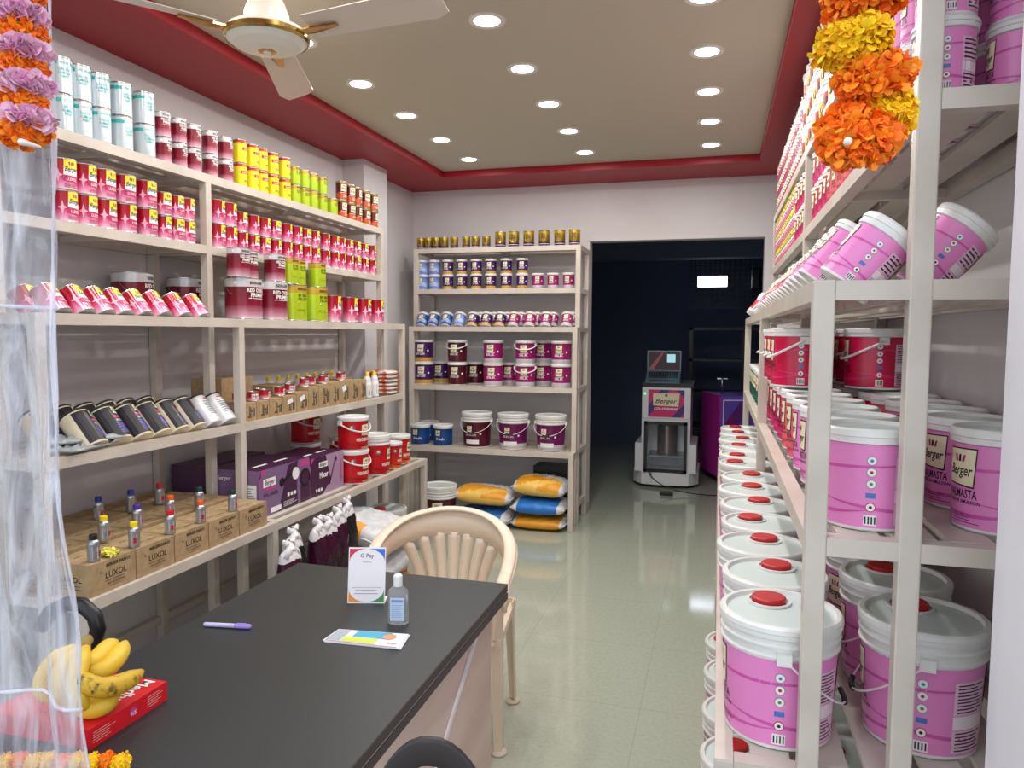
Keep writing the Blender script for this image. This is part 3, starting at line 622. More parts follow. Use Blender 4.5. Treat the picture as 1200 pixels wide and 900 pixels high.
# ---------------------------------------------------------------- cartons
def carton(loc, dims, label, group=None, rot=0, decor=None, name='carton', cat='carton', m=None, tape=True):
    """box with base at loc centre, dims (x,y,z)"""
    t = thing(name, label, cat, loc, rot, group); x, y, z = dims[0]/2, dims[1]/2, dims[2]; g = G(); g.box(-x, -y, 0, x, y, z, m or kraft)
    if decor: decor(g, x, y, z)
    g.build('carton_body', t, 0)
    if tape:
        f = G(); mk = m or kraft
        f.box(-x+.001, -y+.002, z, -.001, y-.002, z+.0016, mk); f.box(.001, -y+.002, z, x-.001, y-.002, z+.0016, mk); f.build('flap', t)
    return t
def dluxol(g, x, y, z):
    mp = planemap((x, 0, 0), (0, 1, 0), (0, 0, 1))
    g.text(mp, 'BERGER PAINTS', .02, z*.84, z*.1, kraftink, .2, .03, w=y*1.1); g.text(mp, 'LUXOL', .01, z*.52, z*.2, kraftink, 0, .01, w=y*.95)
    g.rect(mp, -y*.4, y*.45, z*.34, z*.355, kraftink, 1); g.text(mp, 'HIGH GLOSS ENAMEL', .01, z*.25, z*.07, kraftink, .1, 0, w=y*.8); g.rect(mp, -y*.2, y*.35, z*.15, z*.16, kraftink, 1)
    g.text(mp, '®', -y*.55, z*.66, z*.08, kraftink)
    mp = planemap((0, -y, 0), (1, 0, 0), (0, 0, 1))
    g.text(mp, 'LUXOL', 0, z*.5, z*.18, kraftink, 0, .01, w=x*1.2); g.rect(mp, -x*.5, x*.5, z*.3, z*.32, kraftink, 1); g.rect(mp, -x*.5, x*.5, z*.2, z*.22, kraftink, 1)
    mp = planemap((0, 0, z+.0017), (0, 1, 0), (-1, 0, 0))
    for u in (-.55, .1): g.rect(mp, u*y, (u+.45)*y, -x*.5, -x*.46, kraftink, 1); g.rect(mp, u*y, (u+.35)*y, x*.3, x*.34, kraftink, 1)
za = ZL['a']+.001; edges = [1.888, 2.084, 2.274, 2.466, 2.66, 2.862]
for i in range(5):
    y0, y1 = edges[i]+.002, edges[i+1]-.002; w = y1-y0
    carton((-2.025, (y0+y1)/2, za), (.17, w, .105), 'brown Luxol carton, %s from the left in the front row of cartons' % ORD[i], 'cartons on the lowest left shelf', 0, dluxol)
    carton((-2.215, (y0+y1)/2, za), (.19, w, .115), 'brown carton, %s from the left in the middle row of cartons' % ORD[i], 'cartons on the lowest left shelf', 0, dluxol)
    carton((-2.425, (y0+y1)/2, za), (.2, w, .118), 'brown carton, %s from the left in the back row of cartons' % ORD[i], 'cartons on the lowest left shelf', 0, dluxol)
carton((-2.44, 1.98, za+.121), (.18, .17, .1), 'small brown carton stacked on the back row at the near end', None, 0, dluxol)
for c, px, py, zz in (('black', 110, 659, .107), ('yellow', 122, 635, .117), ('yellow', 164, 643, .107), ('blue', 116, 610, .12), ('blue', 153.7, 601, .12), ('violet', 161, 620, .117), ('red', 187.5, 592, .12), ('orange', 200, 608, .117), ('red', 210, 628, .107), ('green', 233.7, 597, .117), ('orange', 245.5, 615, .107), ('green', 292.5, 602, .107)):
    p = at(px, py-2, 2, za+zz+.0015); p.x = min(p.x, -1.965)
    wh = {'black': 'nearest the curtain', 'yellow': 'in the front row' if px > 150 else 'in the middle row', 'blue': 'nearest the curtain' if px < 130 else 'at the middle of the back row', 'violet': 'on the middle cartons', 'red': 'at the back' if px < 200 else 'on the front cartons', 'orange': 'on the middle cartons' if px < 220 else 'on the front cartons', 'green': 'on the middle cartons' if px < 250 else 'beside the purple machine box'}[c]
    put('btl_'+c, (p.x, p.y, za+zz), (.75, -.6, 0), 'small silver bottle with %s cap on brown cartons, %s' % (c, wh), 'silver bottles on the cartons', None, .6)
# kraft boxes on fourth shelf
zb = ZL['b']+.001
def dsmall(seed):
    def f(g, x, y, z):
        rr = random.Random(seed); mp = planemap((x, 0, 0), (0, 0, 1), (0, -1, 0)); g.text(mp, 'Berger', z*.5, 0, y*.5, kraftink, .3, .01, w=z*.7)
        lines(g, mp, z*.2, z*.8, -y*.8, -y*.4, 2, kraftink, .3)
        if seed in (3, 4, 8): mq = planemap((x+.0008, 0, 0), (0, 1, .3), (0, -.3, 1)); g.rect(mq, -y*.1, y*.75, z*.55, z*.8, inkw, 1)
    return f
bx = [(297, .084), (312, .084), (326, .086), (341, .09), (354, .1), (370, .12), (384, .125), (396, .13), (407, .13), (418, .13), (428, .125)]
bw = [.1, .1, .115, .115, .115, .1, .115, .115, .11, .11, .1]
yy = 2.925; tops = []
for i, (px, hh) in enumerate(bx):
    y = yy+bw[i]/2; yy += bw[i]+.004
    carton((-2.165, y, zb), (.13, bw[i], hh), 'small brown carton, %s from the post on the fourth left shelf' % ORD[i], 'small cartons on the fourth shelf', 0, dsmall(i)); tops.append((y, hh))
for i in range(7):
    carton((-2.32, 3.03+.225*i, zb), (.15, .2, .10+.03*(i % 3 == 2)), 'brown carton in the back row of the fourth left shelf, %s from the post' % ORD[i], 'back cartons on the fourth shelf', 0, None)
for i, (y, hh, dx) in enumerate([(2.95, .084, .02), (3.05, .084, .03), (3.16, .086, .02), (3.2, .086, -.035), (3.29, .09, .02), (3.38, .09, .02), (3.45, .1, -.02), (3.52, .1, .02), (3.62, .12, .0), (3.7, .125, .03), (3.8, .125, -.02), (3.92, .13, .02), (4.0, .13, -.02)]):
    bi = min(range(len(tops)), key=lambda q: abs(tops[q][0]-y)); yb, hb = tops[bi]
    put('mini_red', (-2.165+dx, min(max(y, yb-bw[bi]/2+.0), yb+bw[bi]/2), zb+hb+.003), LD, 'small red and white sample tin, %s from the post on the small cartons' % ORD[i], 'sample tins on cartons', None, .6)
carton((-2.34, 3.10, zb+.102), (.17, .24, .09), 'brown carton stacked on the back row just past the silver pots', None, 0, None)
for i in range(8): put('white_bottle', (-2.43, 3.62+.1*i, zb), LD, 'white bottle with yellow cap behind the cartons, %s from the left' % ORD[i], 'white bottles with yellow caps', None, .3)
put('white_bottle', (-2.15, 4.27, zb), LD, 'white bottle with yellow cap in front, beside the small cartons', 'white bottles with yellow caps', None, .1)
put('white_bottle', (-2.15, 4.37, zb), LD, 'white bottle with yellow cap in front, beside the orange packets', 'white bottles with yellow caps', None, .1)
# ---------------------------------------------------------------- soft things
def pillow(w, l, h, fm, n=18, p=3.0, wr=.006, seed=1, lap=0):
    """closed bag lying flat: x width, y length, base at z=0; fm(u,v,side)->material"""
    rnd = random.Random(seed); g = G(); K = [(rnd.uniform(2, 9), rnd.uniform(2, 9), rnd.uniform(0, 6)) for _ in range(6)]
    def nz(u, v): return sum(math.sin(a*u+b*v+c) for a, b, c in K)/6*wr
    for side in (1, -1):
        V = []
        for i in range(n+1):
            for j in range(n+1):
                u, v = -1+2*i/n, -1+2*j/n
                e = max(0, (1-abs(u)**p))**.5*max(0, (1-abs(v)**(p+1)))**.5
                sx = 1-.05*abs(v)**2; sy = 1-.04*abs(u)**2
                z = h/2*(1+side*e)+(nz(u*3, v*3)*(1.6*e+.25) if side > 0 else nz(u*3, v*3)*.25*(1-e))
                V.append((u*w/2*sx+nz(v*2, 1)*.8, v*l/2*sy+nz(2, u*2)*.8, max(z, .0)))
        for i in range(n):
            for j in range(n):
                a = i*(n+1)+j; q = (a, a+n+1, a+n+2, a+1) if side > 0 else (a, a+1, a+n+2, a+n+1)
                m = fm(-1+2*(i+.5)/n, -1+2*(j+.5)/n, side)
                g.add([V[x] for x in q], [(0, 1, 2, 3)], m, True)
    return g
def weld(o):
    m = o.modifiers.new('weld', 'WELD'); m.merge_threshold = .0004
sackw = mat('sack_white', (222, 224, 226), .45, noise=((200, 204, 210), 14, (1, 1, 1)))
sackb = mat('sack_blue', (38, 120, 206), .4); sacky = mat('sack_orange', (232, 158, 36), .4); sackl = mat('sack_yellow', (240, 196, 90), .4)
def fm_yel(u, v, s):
    if abs(v) > .84: return sackw
    if s < 0: return (sacky if u > -.85 else sackl) if u < -.2 else sackw
    if u > .05 + .25*math.sin(v*2): return sackw
    k = (u*1.2+v*.5)*5
    return sackl if math.sin(k) > .55 else sacky
def fm_blue(u, v, s): return sackb if abs(v) < .8 and (u < .1 if s > 0 else u < .3) else sackw
def fm_or(u, v, s): return sacky if abs(v) < .85 else sackw
def fm_wh(u, v, s):
    if v > .6 and u < -.2: return sackb
    if v < -.7 and u < .1: return sacky
    return sackw
def sack(name, label, dims, fm, loc, rot, seed, group='putty sacks on the floor', txt=True):
    t = thing(name, label, 'sack', loc, 0, group); t.rotation_euler = rot
    g = pillow(*dims, fm, seed=seed, wr=.008, n=26)
    o = g.build('sack_body', t); weld(o)
    for sg in (-1, 1):      # stitched ends
        s = G(); y = sg*dims[1]/2*.985; s.tube([(dims[0]*(i/8-.5)*.86, y+.006*math.sin(i*2), dims[2]/2+.005*math.sin(i*3)) for i in range(9)], .004, inkw, 6); s.build('stitched_seam', t)
    return t
# sacks under the back rack (long side across)
sack('putty_sack', 'orange striped putty sack on top, left pile under the back rack', (.36, .46, .14), fm_yel, (-1.735, 5.46, .165), (.05, .04, PI/2+.05), 3)
sack('putty_sack', 'blue and white putty sack at the bottom of the left pile', (.38, .46, .14), fm_blue, (-1.735, 5.48, .0), (0, 0, PI/2-.03), 5)
sack('putty_sack', 'orange striped putty sack on top, right pile beside the doorway', (.34, .42, .14), fm_yel, (-1.296, 5.52, .25), (.04, -.04, PI/2-.06), 8)
sack('putty_sack', 'blue and white putty sack in the middle of the right pile', (.38, .42, .12), fm_blue, (-1.296, 5.51, .112), (0, 0, PI/2), 9)
sack('putty_sack', 'orange putty sack flat at the bottom of the right pile', (.38, .42, .10), fm_or, (-1.296, 5.52, .0), (0, 0, PI/2), 10)
g = G(); g.box(-.16, -.1, 0, .16, .1, .26, mat('black_box_board', (30, 32, 36), .5)); g.box(-.16, -.1, .26, .16, .1, .3, mat('black_box_lid', (44, 46, 52), .4)); tag(g.build('storage_box', None, .004), 'black box standing behind the right pile of sacks', 'box').location = (-1.26, 5.83, .14)
bpy.data.objects['storage_box'].location.z = 0; bpy.data.objects['storage_box'].scale = (1, 1, 1.45)
# white sacks leaning under the left rack
sack('putty_sack', 'white printed sack slumped on top beside the maroon pouches', (.44, .5, .14), fm_wh, (-1.87, 3.72, .335), (-.05, .24, .12), 12, 'white sacks beside the pouches')
sack('putty_sack', 'white printed sack in the middle of the pile beside the pouches', (.46, .5, .13), fm_wh, (-1.89, 3.71, .165), (-.03, .12, .08), 13, 'white sacks beside the pouches')
sack('putty_sack', 'orange and white sack lying lowest beside the maroon pouches', (.5, .5, .13), fm_or, (-1.9, 3.70, .0), (0, .0, .05), 14, 'white sacks beside the pouches')
marp = mat('pouch_maroon', (70, 16, 50), .25, noise=((40, 10, 30), 12, (1, 1, .4))); pouchw = mat('pouch_white', (220, 218, 222), .4); poub = mat('pouch_black', (26, 22, 28), .3)
def pouch(y, x, label, mm, rz, seed, zt=.62):
    t = thing('putty_pouch', label, 'pouch', (x, y, 0), rz, 'maroon putty pouches')
    def fm(u, v, s):
        if v > .84: return pouchw
        if s > 0 and -.72 < v < -.42 and abs(u) < .5: return pouchw
        return mm
    g = pillow(.125, zt, .09, fm, n=26, seed=seed, wr=.008)
    o = g.build('pouch_body', t); weld(o); o.rotation_euler = (PI/2, 0, PI/2); o.location = (-.045, 0, zt/2+.002)
    k = G()
    for q in range(3): k.tube([(.0, -.03+.03*q, zt-.035), (.006, -.012+.012*q, zt+.0), (-.004, -.02+.02*q, zt+.022), (0, -.036+.036*q, zt+.04)], [.026, .018, .016, .006], pouchw, 8)
    k.build('gathered_top', t)
for i, (y, x, mm) in enumerate(((2.66, -1.70, marp), (2.80, -1.77, poub), (2.94, -1.73, marp), (3.08, -1.76, marp), (3.21, -1.78, marp), (3.34, -1.80, poub))):
    pouch(y, x, '%s pouch with gathered white top, %s from the desk, beside the white sacks' % ('black' if mm is poub else 'dark maroon', ORD[i]), mm, .1*(i % 3)-.1, 20+i, .60+.012*(i % 3))
# grey film packets on fourth shelf
film = mat('clear_film', (186, 192, 194), .2, noise=((150, 156, 160), 20, (1, 1, 1)), bump=.3)
for i, (x, y, rz) in enumerate(((-2.15, 2.07, .2), (-2.17, 2.1, -.3))):
    g = pillow(.14, .26, .02, lambda u, v, s: film, n=14, seed=31+i, wr=.012); o = g.build('film_packet'); o.location = (x, y, zb+.003+.022*i); o.rotation_euler = (0, 0, rz); weld(o)
    tag(o, 'crumpled clear film packet, %s one, in front of the black pots' % ('lower', 'upper')[i], 'packet', 'film packets')
pko = mat('packet_orange', (214, 96, 50), .3, noise=((236, 226, 220), 18, (1, 1, 1), (.48, .54)))
for i in range(6):
    g = pillow(.2, .2, .028, lambda u, v, s: pko, n=12, seed=40+i, wr=.006); o = g.build('spice_packet'); o.location = (-2.19, 4.57, zb+.002+.026*i); o.rotation_euler = (0, 0, random.uniform(-.15, .15)); weld(o)
    o.name = 'powder_packet'; tag(o, 'orange and white packet, %s from the bottom of the stack by the corner' % ORD[i], 'packet', 'stack of orange packets')
# machine boxes on lowest shelf of the left rack
pur = mat('box_purple', (126, 98, 138), .4); purd = mat('box_plum', (66, 22, 62), .4); purl = mat('box_lilac', (170, 140, 172), .4)
def dmach(kind_):
    def f(g, x, y, z):
        mp = planemap((x, 0, 0), (0, 1, 0), (0, 0, 1)); m2 = planemap((x, 0, 0), (0, 1, 0), (0, 0, 1), .0014); m3 = planemap((x, 0, 0), (0, 1, 0), (0, 0, 1), .002); hot = mat('print_hotpink', (206, 60, 140), .4)
        tm = planemap((0, 0, z), (0, 1, 0), (-1, 0, 0)); g.rect(tm, -y, y, -x, x, purd, 1)
        for u in (-.7, .1): g.rect(planemap((0, 0, z), (0, 1, 0), (-1, 0, 0), .0026), u*y, (u+.5)*y, -x*.5, -x*.36, inkw, 1)
        g.poly(m2, [(-y, z*.55), (-y, z*.8), (-y*.75, z), (-y*.92, z)], hot); 
        if kind_ == 0:
            g.poly(mp, [(-y*.3, 0), (-y*.1, z*.45), (y*.1, z*.95), (y*.5, z), (y*.45, z*.4), (y*.5, 0)], purd); g.poly(mp, [(y*.6, z*.4), (y, z*.4), (y, 0), (y*.6, 0)], purd)
            g.rect(m2, -y*.86, -y*.4, z*.62, z*.8, inkw, 1); g.text(m3, 'Berger', -y*.62, z*.71, z*.11, black, .3, .01, w=y*.38); g.rect(m2, -y*.86, -y*.4, z*.55, z*.6, hot, 1)
            g.text(m2, 'WALL SANDER', -y*.58, z*.45, z*.08, purd, 0, .01, w=y*.55)
            # pictured sander
            g.disc(m2, -y*.15, z*.62, z*.1, black, 16); g.poly(m2, [(-y*.12, z*.66), (y*.2, z*.78), (y*.22, z*.72), (-y*.06, z*.6)], black); g.disc(m3, y*.4, z*.72, z*.14, inkw, 16); g.disc(m2, y*.8, z*.55, z*.22, black, 18); g.disc(m3, y*.8, z*.55, z*.15, purd, 18)
            g.rect(m2, y*.62, y*.95, z*.82, z*.96, hot, 1); lines(g, m3, -y*.1, y*.45, z*.06, z*.18, 4, inkw, .15)
            for q in range(3): g.rect(m3, y*(.05+.13*q), y*(.14+.13*q), z*.26, z*.34, inkw, 1)
            g.rect(m3, -y*.6, -y*.2, z*.04, z*.15, inkw, 1)
        else:
            g.poly(mp, [(-y, 0), (-y, z), (-y*.1, z), (y*.2, z*.3), (-y*.3, 0)], purd); g.rect(m2, -y*.5, y*.0, z*.7, z*.85, inkw, 1); g.text(m3, 'Berger', -y*.25, z*.78, z*.1, black, .3, .01, w=y*.42)
            g.text(m2, 'Mixer', -y*.22, z*.5, z*.15, inkw, 0, .03, w=y*.5); g.tube([m2(y*.1, z*.2), m2(y*.45, z*.8)], .004, purd, 6); g.disc(m2, y*.5, z*.82, z*.07, purd, 12); g.text(planemap((x, 0, 0), (0, 0, 1), (0, -1, 0), .0014), 'MACHINES', z*.5, -y*.82, z*.09, hot, 0, .01, w=z*.5)
            for q in range(3): g.rect(m3, y*(-.7+.14*q), y*(-.6+.14*q), z*.1, z*.18, inkw, 1)
        mq = planemap((0, -y, 0), (1, 0, 0), (0, 0, 1)); g.rect(mq, x*.2, x*.9, z*.25, z*.7, inkw, 1); lines(g, planemap((0, -y, 0), (1, 0, 0), (0, 0, 1), .0016), x*.25, x*.85, z*.3, z*.65, 7, kraftink, .12); g.text(mq, 'Berger', -x*.4, z*.82, z*.09, inkw, .3, .01)
    return f
carton((-2.16, 3.145, za), (.27, .435, .222), 'long purple carton picturing a wall sander, beside the post', None, 0, dmach(0), 'machine_carton', 'carton', pur, False)
carton((-2.16, 3.545, za), (.27, .355, .205), 'purple mixer carton beside the red paint buckets', None, 0, dmach(1), 'machine_carton', 'carton', purl, False)
carton((-2.42, 3.18, za), (.2, .46, .225), 'purple carton behind the wall sander carton', None, 0, None, 'machine_carton', 'carton', mat('box_plum2', (92, 60, 92), .45), False)
carton((-2.44, 2.60+.0, za+.121), (.01, .01, .01), 'x', None) if False else None
# red buckets on the lowest shelf, bay two
single('wc4', -2.02, 3.83, ZL['a'], LD, 'red exterior paint bucket, lower of the front stacked pair', 'red paint buckets', 0, -.35)
single('wc4', -2.02, 3.83, ZL['a']+.193, LD, 'red exterior paint bucket, upper of the front stacked pair', 'red paint buckets', 0, -.4)
single('wc4', -2.42, 3.98, ZL['a'], LD, 'red paint bucket, lower of the pair behind the mixer carton', 'red paint buckets', 0, -.35)
single('wc4', -2.42, 3.98, ZL['a']+.193, LD, 'red paint bucket, upper of the pair behind the mixer carton', 'red paint buckets', 0, -.35)
single('wc4', -2.34, 4.3, ZL['a'], LD, 'red paint bucket standing behind the tall white-lidded pail', 'red paint buckets', 0, -.35)
single('wc10', -2.02, 4.10, ZL['a'], LD, 'tall red pail with deep white lid beside the stacked buckets', 'red paint buckets', 0, -.1)
single('wc1', -1.99, 4.30, ZL['a'], LD, 'narrow red and orange paint jar between two wider pails', 'red paint buckets', 0, -.1)
single('wc4o', -2.04, 4.49, ZL['a'], LD, 'red and orange bucket at the far end of the lowest left shelf', 'red paint buckets', 0, -.2)
# pails on the floor at the corner
single('pail10_wc', -1.90, 4.08, 0, (1, -1, 0), 'white ribbed pail with red label on the floor beside white sacks', None, 0)
single('pail20_red', -2.115, 4.47, 0, (1, -1, 0), 'white ribbed pail with red spout cap on the floor at the corner', None, 0)
single('pail20_maroon', -2.05, 5.28, 0, (0.2, -1, 0), 'dark maroon pail with white ribbed top under the back rack', None, 0)
single('pail20_maroon', -2.36, 4.98, 0, (0.2, -1, 0), 'dark maroon pail behind, in the gap between the two racks', None, 0) if False else None
# ---------------------------------------------------------------- back rack stock
def back_row(items, Yc, z, layers, where, desc, group, py, jit=.15, lo=-2.40, hi=-1.03):
    rs = [KINDS[k][3] for k, p in items]; X = relax([at(p, py, 1, Yc).x for k, p in items], rs, lo, hi)
    for i, (k, p) in enumerate(items):
        r, h = KINDS[k][3:]
        for L in range(layers if isinstance(layers, int) else layers[i]):
            nm = {'pot_blue': 'blue', 'pot_lightblue': 'pale blue', 'pot_purple': 'purple and gold', 'pot_magenta': 'magenta and silver'}.get(k, '')
            put(k, (X[i], Yc, z+.001+L*(h+.001)), BD, ('%s %s, %s from the left%s, %s' % (nm, desc, ORD[i], (', '+('lower', 'upper')[L]+' layer') if not isinstance(layers, int) or layers > 1 else '', where)).strip(), group, None, jit, 0)
X5 = lambda z: 460+z/5
back_row([('gold_s', X5(z)) for z in (133, 190, 247, 304, 362, 432, 487, 550)]+[('gold_l', X5(z)) for z in (633, 711, 799, 889, 980, 1067)], 5.68, ZB['e'], 1, 'top of the back rack', 'gold and purple tin', 'gold tins on the back rack', 280)
kd = ['pot_lightblue']*2+['pot_purple']*6+['pot_magenta']*3
back_row([(k, X5(z)) for k, z in zip(kd, (167, 247, 325, 406, 491, 576, 667, 760, 852, 941, 1033))], 5.68, ZB['d'], [2]*8+[1]*3, 'second back shelf', 'jar', 'jars on the second back shelf', 325, hi=-1.07)
def back_tilt(xs, edgeY, where, group, jit=.1):
    for i, (k, x) in enumerate(xs):
        r, h = KINDS[k][3:]; sink = .03; tl = math.radians(58); dv = Vector(BD)
        P = Vector((x, edgeY, 0))-dv*(sink*math.tan(tl)); P.z = ZB['c']-sink
        p = math.sin(tl)*dv+Vector((0, 0, math.cos(tl)))
        nm = {'pot_blue': 'blue', 'pot_lightblue': 'pale blue', 'pot_purple': 'purple and gold', 'pot_magenta': 'magenta and silver'}[k]
        put(k, P+p*r, BD, 'tilted %s jar, %s from the left, %s' % (nm, ORD[i], where), group, tl, jit, .0)
kd = ['pot_blue']*3+['pot_lightblue']+['pot_purple']*3+['pot_magenta']*4
xs = relax([at(X5(z), 378, 1, 5.55).x for z in (155, 232, 310, 387, 465, 545, 625, 705, 800, 895, 1018)], [.048]*11, -2.36, -1.07)
back_tilt(list(zip(kd, xs)), 5.538, 'front row, third back shelf', 'tilted jars on the back rack')
back_tilt([(kd[i+4], xs[i+4]+.03) for i in range(7)], 5.638, 'second row, third back shelf', 'tilted jars on the back rack')
for i, (z, k, lay) in enumerate(((184, 'purple', 2), (380, 'maroon', 2), (590, 'magenta', 2), (778, 'magentab', 2), (988, 'magenta', 2))):
    x = at(X5(z), 440, 1, 5.60).x; r, h = KINDS['can4_'+k][3:]
    for L in range(lay):
        kk = 'maroonb' if (k == 'maroon' and L == 1) else k; c = {'purple': 'purple and gold', 'maroon': 'dark maroon', 'maroonb': 'dark maroon', 'magenta': 'magenta and silver', 'magentab': 'magenta and silver'}[kk]
        put('can4_'+kk, (x, 5.60, ZB['b']+.001+L*(h+.001)), BD, '%s bucket, %s from the left, %s layer on the fourth back shelf' % (c, ORD[i], ('lower', 'upper')[L]), 'buckets on the fourth back shelf', None, .1, 0)
for i, (z, k, lay) in enumerate(((285, 'purple', 1), (485, 'maroon', 1), (685, 'magenta', 1), (880, 'magenta', 2))):
    x = at(X5(z), 440, 1, 5.78).x; r, h = KINDS['can4_'+k][3:]
    for L in range(lay): put('can4_'+k, (x, 5.79, ZB['b']+.001+L*(h+.001)), BD, '%s bucket in the back row, %s from the left%s, fourth back shelf' % ({'purple': 'purple', 'maroon': 'maroon', 'magenta': 'magenta'}[k], ORD[i], ', upper' if L else ''), 'back row of the fourth back shelf', None, .1, 0)
for i, (z, y) in enumerate(((142, 5.52), (218, 5.72), (296, 5.52))):
    put('can4_blue', (max(-2.31, at(X5(z), 515, 1, y).x), y, ZB['a']+.001), BD, 'dark blue bucket with white lid, %s from the left on the fifth back shelf' % ORD[i], 'blue buckets', None, .1, 0)
for i, (z, k) in enumerate(((495, 'maroon'), (708, 'magenta'), (928, 'magenta'))):
    put('pail10_'+k, (at(X5(z), 505, 1, 5.54).x, 5.54, ZB['a']+.001), BD, '%s pail with white ribbed lid, %s on the fifth back shelf' % (('dark maroon', 'plum', 'plum')[i], ('nearest the blue buckets', 'in the middle', 'nearest the doorway')[i]), 'large pails on the back rack', None, .1, 0)
# ---------------------------------------------------------------- right rack stock
# lowest tier pails (front column), seen from above
yy = [1.638, 1.891, 2.144, 2.397, 2.65, 2.903, 3.156, 3.49, 3.75, 4.01, 4.27, 4.53, 4.79]
for i, y in enumerate(yy):
    put('pail_pink_flip' if i == 0 else 'pail_pink_plain', (.139+.008*math.sin(i*2.3), y, ZR['a']+.001), RD, 'pink pail, %s from the front, outer column of the low right shelf' % ORD[i], 'pails on the low right shelf', None, 0, (0, -.5, -.5, .3, -.5, -.4, -.3, .9, 2, .3, -.5, 0, .3)[i])
for i in range(10):
    y = (1.69, 1.955, 2.22, 2.48, 2.74, 3.0, 3.49, 3.76, 4.03, 4.3)[i]
    put('pail_pink' if i < 2 else 'pail_pink_plain', (.425+(.0 if i < 6 else .02), y, ZR['a']+.001), RD, 'pink pail, %s from the front, wall column of the low right shelf' % ORD[i], 'pails on the low right shelf', None, 0, (-.15, -.1, .5, -.6, .1, .4, 0, .3, -.5, .2)[i])
for i, y in enumerate((2.21, 2.48, 2.77, 3.05)):
    put('pail_pink_plain', (.098, y, .001), RD, 'pink pail on the floor under the right rack, %s from the front' % ORD[i], 'floor pails under the right rack', None, 0, .3*i)
for i, y in enumerate((1.75, 2.02, 2.29, 2.6)):
    put('pail_pink_plain', (.40, y, .001), RD, 'pink pail on the floor near the wall, %s from the front' % ORD[i], 'floor pails under the right rack', None, 0, .3*i)
# middle shelf
keys = ['pink']*4+['coral']*2+['magenta']*5; y = 1.615
for i, k in enumerate(keys):
    put('bucket_'+k, (.295, y, ZR['b']+.001), RD, '%s paint bucket, %s from the front in the outer row, middle right shelf' % (k, ORD[i]), 'buckets on the middle right shelf', None, .04, 0)
    y += .198
    if 3.2 < y < 3.44: y = 3.44
for i in range(9):
    put('bucket_green', (.27, 3.9+.172*i-.02, ZR['b']+.001), RD, 'green paint bucket, %s from the doorway post, middle right shelf' % ORD[i], 'green buckets on the middle right shelf', None, .1, 0) if 3.9+.172*i < 5.1 else None
keys = ['pink']*4+['coral']*1+['magenta']*5; y = 1.64
for i, k in enumerate(keys):
    put('bucket_'+k, (.542 if i < 6 else .508, y, ZR['b']+.001), RD, '%s paint bucket, %s from the front in the wall row, middle right shelf' % (k, ORD[i]), 'buckets on the middle right shelf', None, .04, .35 if i < 4 else 0)
    y += .203 if i != 3 else .21
for i, y in enumerate((2.72, 2.94, 3.16, 3.46)):
    for x, nm in ((.275, 'outer'), (.51, 'wall')):
        put('bucket_crimson', (x, y, ZR['b']+.20), RD, 'crimson bucket stacked on top, %s from the front, %s row' % (ORD[i], nm), 'stacked crimson buckets', None, .03, 0)
# tilted on shelf c
def right_tilt(items, edgeX, where, sink):
    for i, (k, y) in enumerate(items):
        r, h = KINDS[k][3:]; tl = math.radians(50); dv = Vector(RD)
        P = Vector((edgeX, y, 0))-dv*(sink*math.tan(tl)); P.z = ZR['c']-sink
        p = math.sin(tl)*dv+Vector((0, 0, math.cos(tl)))
        c = {'bucket_pink': 'pink', 'jar_pink_l': 'large pink', 'jar_pink': 'pink', 'jar_magenta': 'magenta', 'jar_coral': 'coral', 'jar_whitered': 'white and red', 'pot_blue': 'blue', 'bucket_magenta': 'magenta', 'pot_black': 'black', 'pot_purple': 'purple'}[k]
        put(k, P+p*r, RD, 'tilted %s container, %s from the front, %s' % (c, ORD[i], where), 'tilted containers on the right rack', tl, .05, -.0)
right_tilt([('jar_pink_l', 1.575)], .222, 'front corner of the fourth right shelf', .045)
it = []; y = 1.71
for k, n in (('jar_pink', 4), ('jar_magenta', 5), ('jar_coral', 2), ('jar_magenta', 4), ('jar_pink', 3), ('pot_blue', 5), ('jar_whitered', 3), ('jar_coral', 2)):
    for _ in range(n):
        if 3.24 < y < 3.40: y = 3.40
        if y < 5.16: it.append((k, y)); y += .115
right_tilt(it[:20], .203, 'long outer row of the fourth right shelf', .03)
right_tilt(it[20:], .203, 'far end of the fourth right shelf', .03)
right_tilt([('jar_pink_l', 1.60), ('jar_pink', 1.74), ('jar_pink', 1.87), ('jar_pink', 2.0), ('jar_pink', 2.13), ('jar_pink', 2.26)], .375, 'wall row of the fourth right shelf', .03)
# upper shelves
def stackrow(key, x, y0, n, z, layers, desc, group, step=None, skip=()):
    r, h = KINDS[key][3:]; step = step or (2*r+.004)
    for i in range(n):
        if z < 2 and 3.29-r < y0+i*step < 3.35+r: y0 += 3.35+r-(y0+i*step)
        for L in range(layers):
            put(key, (x, y0+i*step, z+.001+L*(h+.001)), RD, '%s, %s from the front, %s layer' % (desc, ORD[i], ('bottom', 'second', 'third')[L]), group, None, .05, 0)
    return y0+n*step
y = stackrow('jar_pink', .385, 1.56, 6, ZR['d'], 2, 'pink jar on the fifth right shelf', 'jars on the fifth right shelf')
y = stackrow('jar_coral', .385, y, 5, ZR['d'], 2, 'coral jar on the fifth right shelf', 'jars on the fifth right shelf')
y = stackrow('jar_magenta', .385, y, 9, ZR['d'], 2, 'magenta jar on the fifth right shelf', 'jars on the fifth right shelf')
for j in range(20):
    for L in range(3):
        yy_ = 3.88+j*.07
        if yy_ < 5.18: put('red_s', (.37, yy_, ZR['d']+.001+L*.099), RD, 'red tin on the fifth right shelf, %s from the post, %s layer' % (ORD[j], ('bottom', 'second', 'third')[L]), 'red tins on the fifth right shelf', None, .3, 0)
stackrow('jar_pink', .52, 1.60, 5, ZR['d'], 2, 'pink jar on the fifth right shelf by the wall', 'wall row of the fifth right shelf', .12)
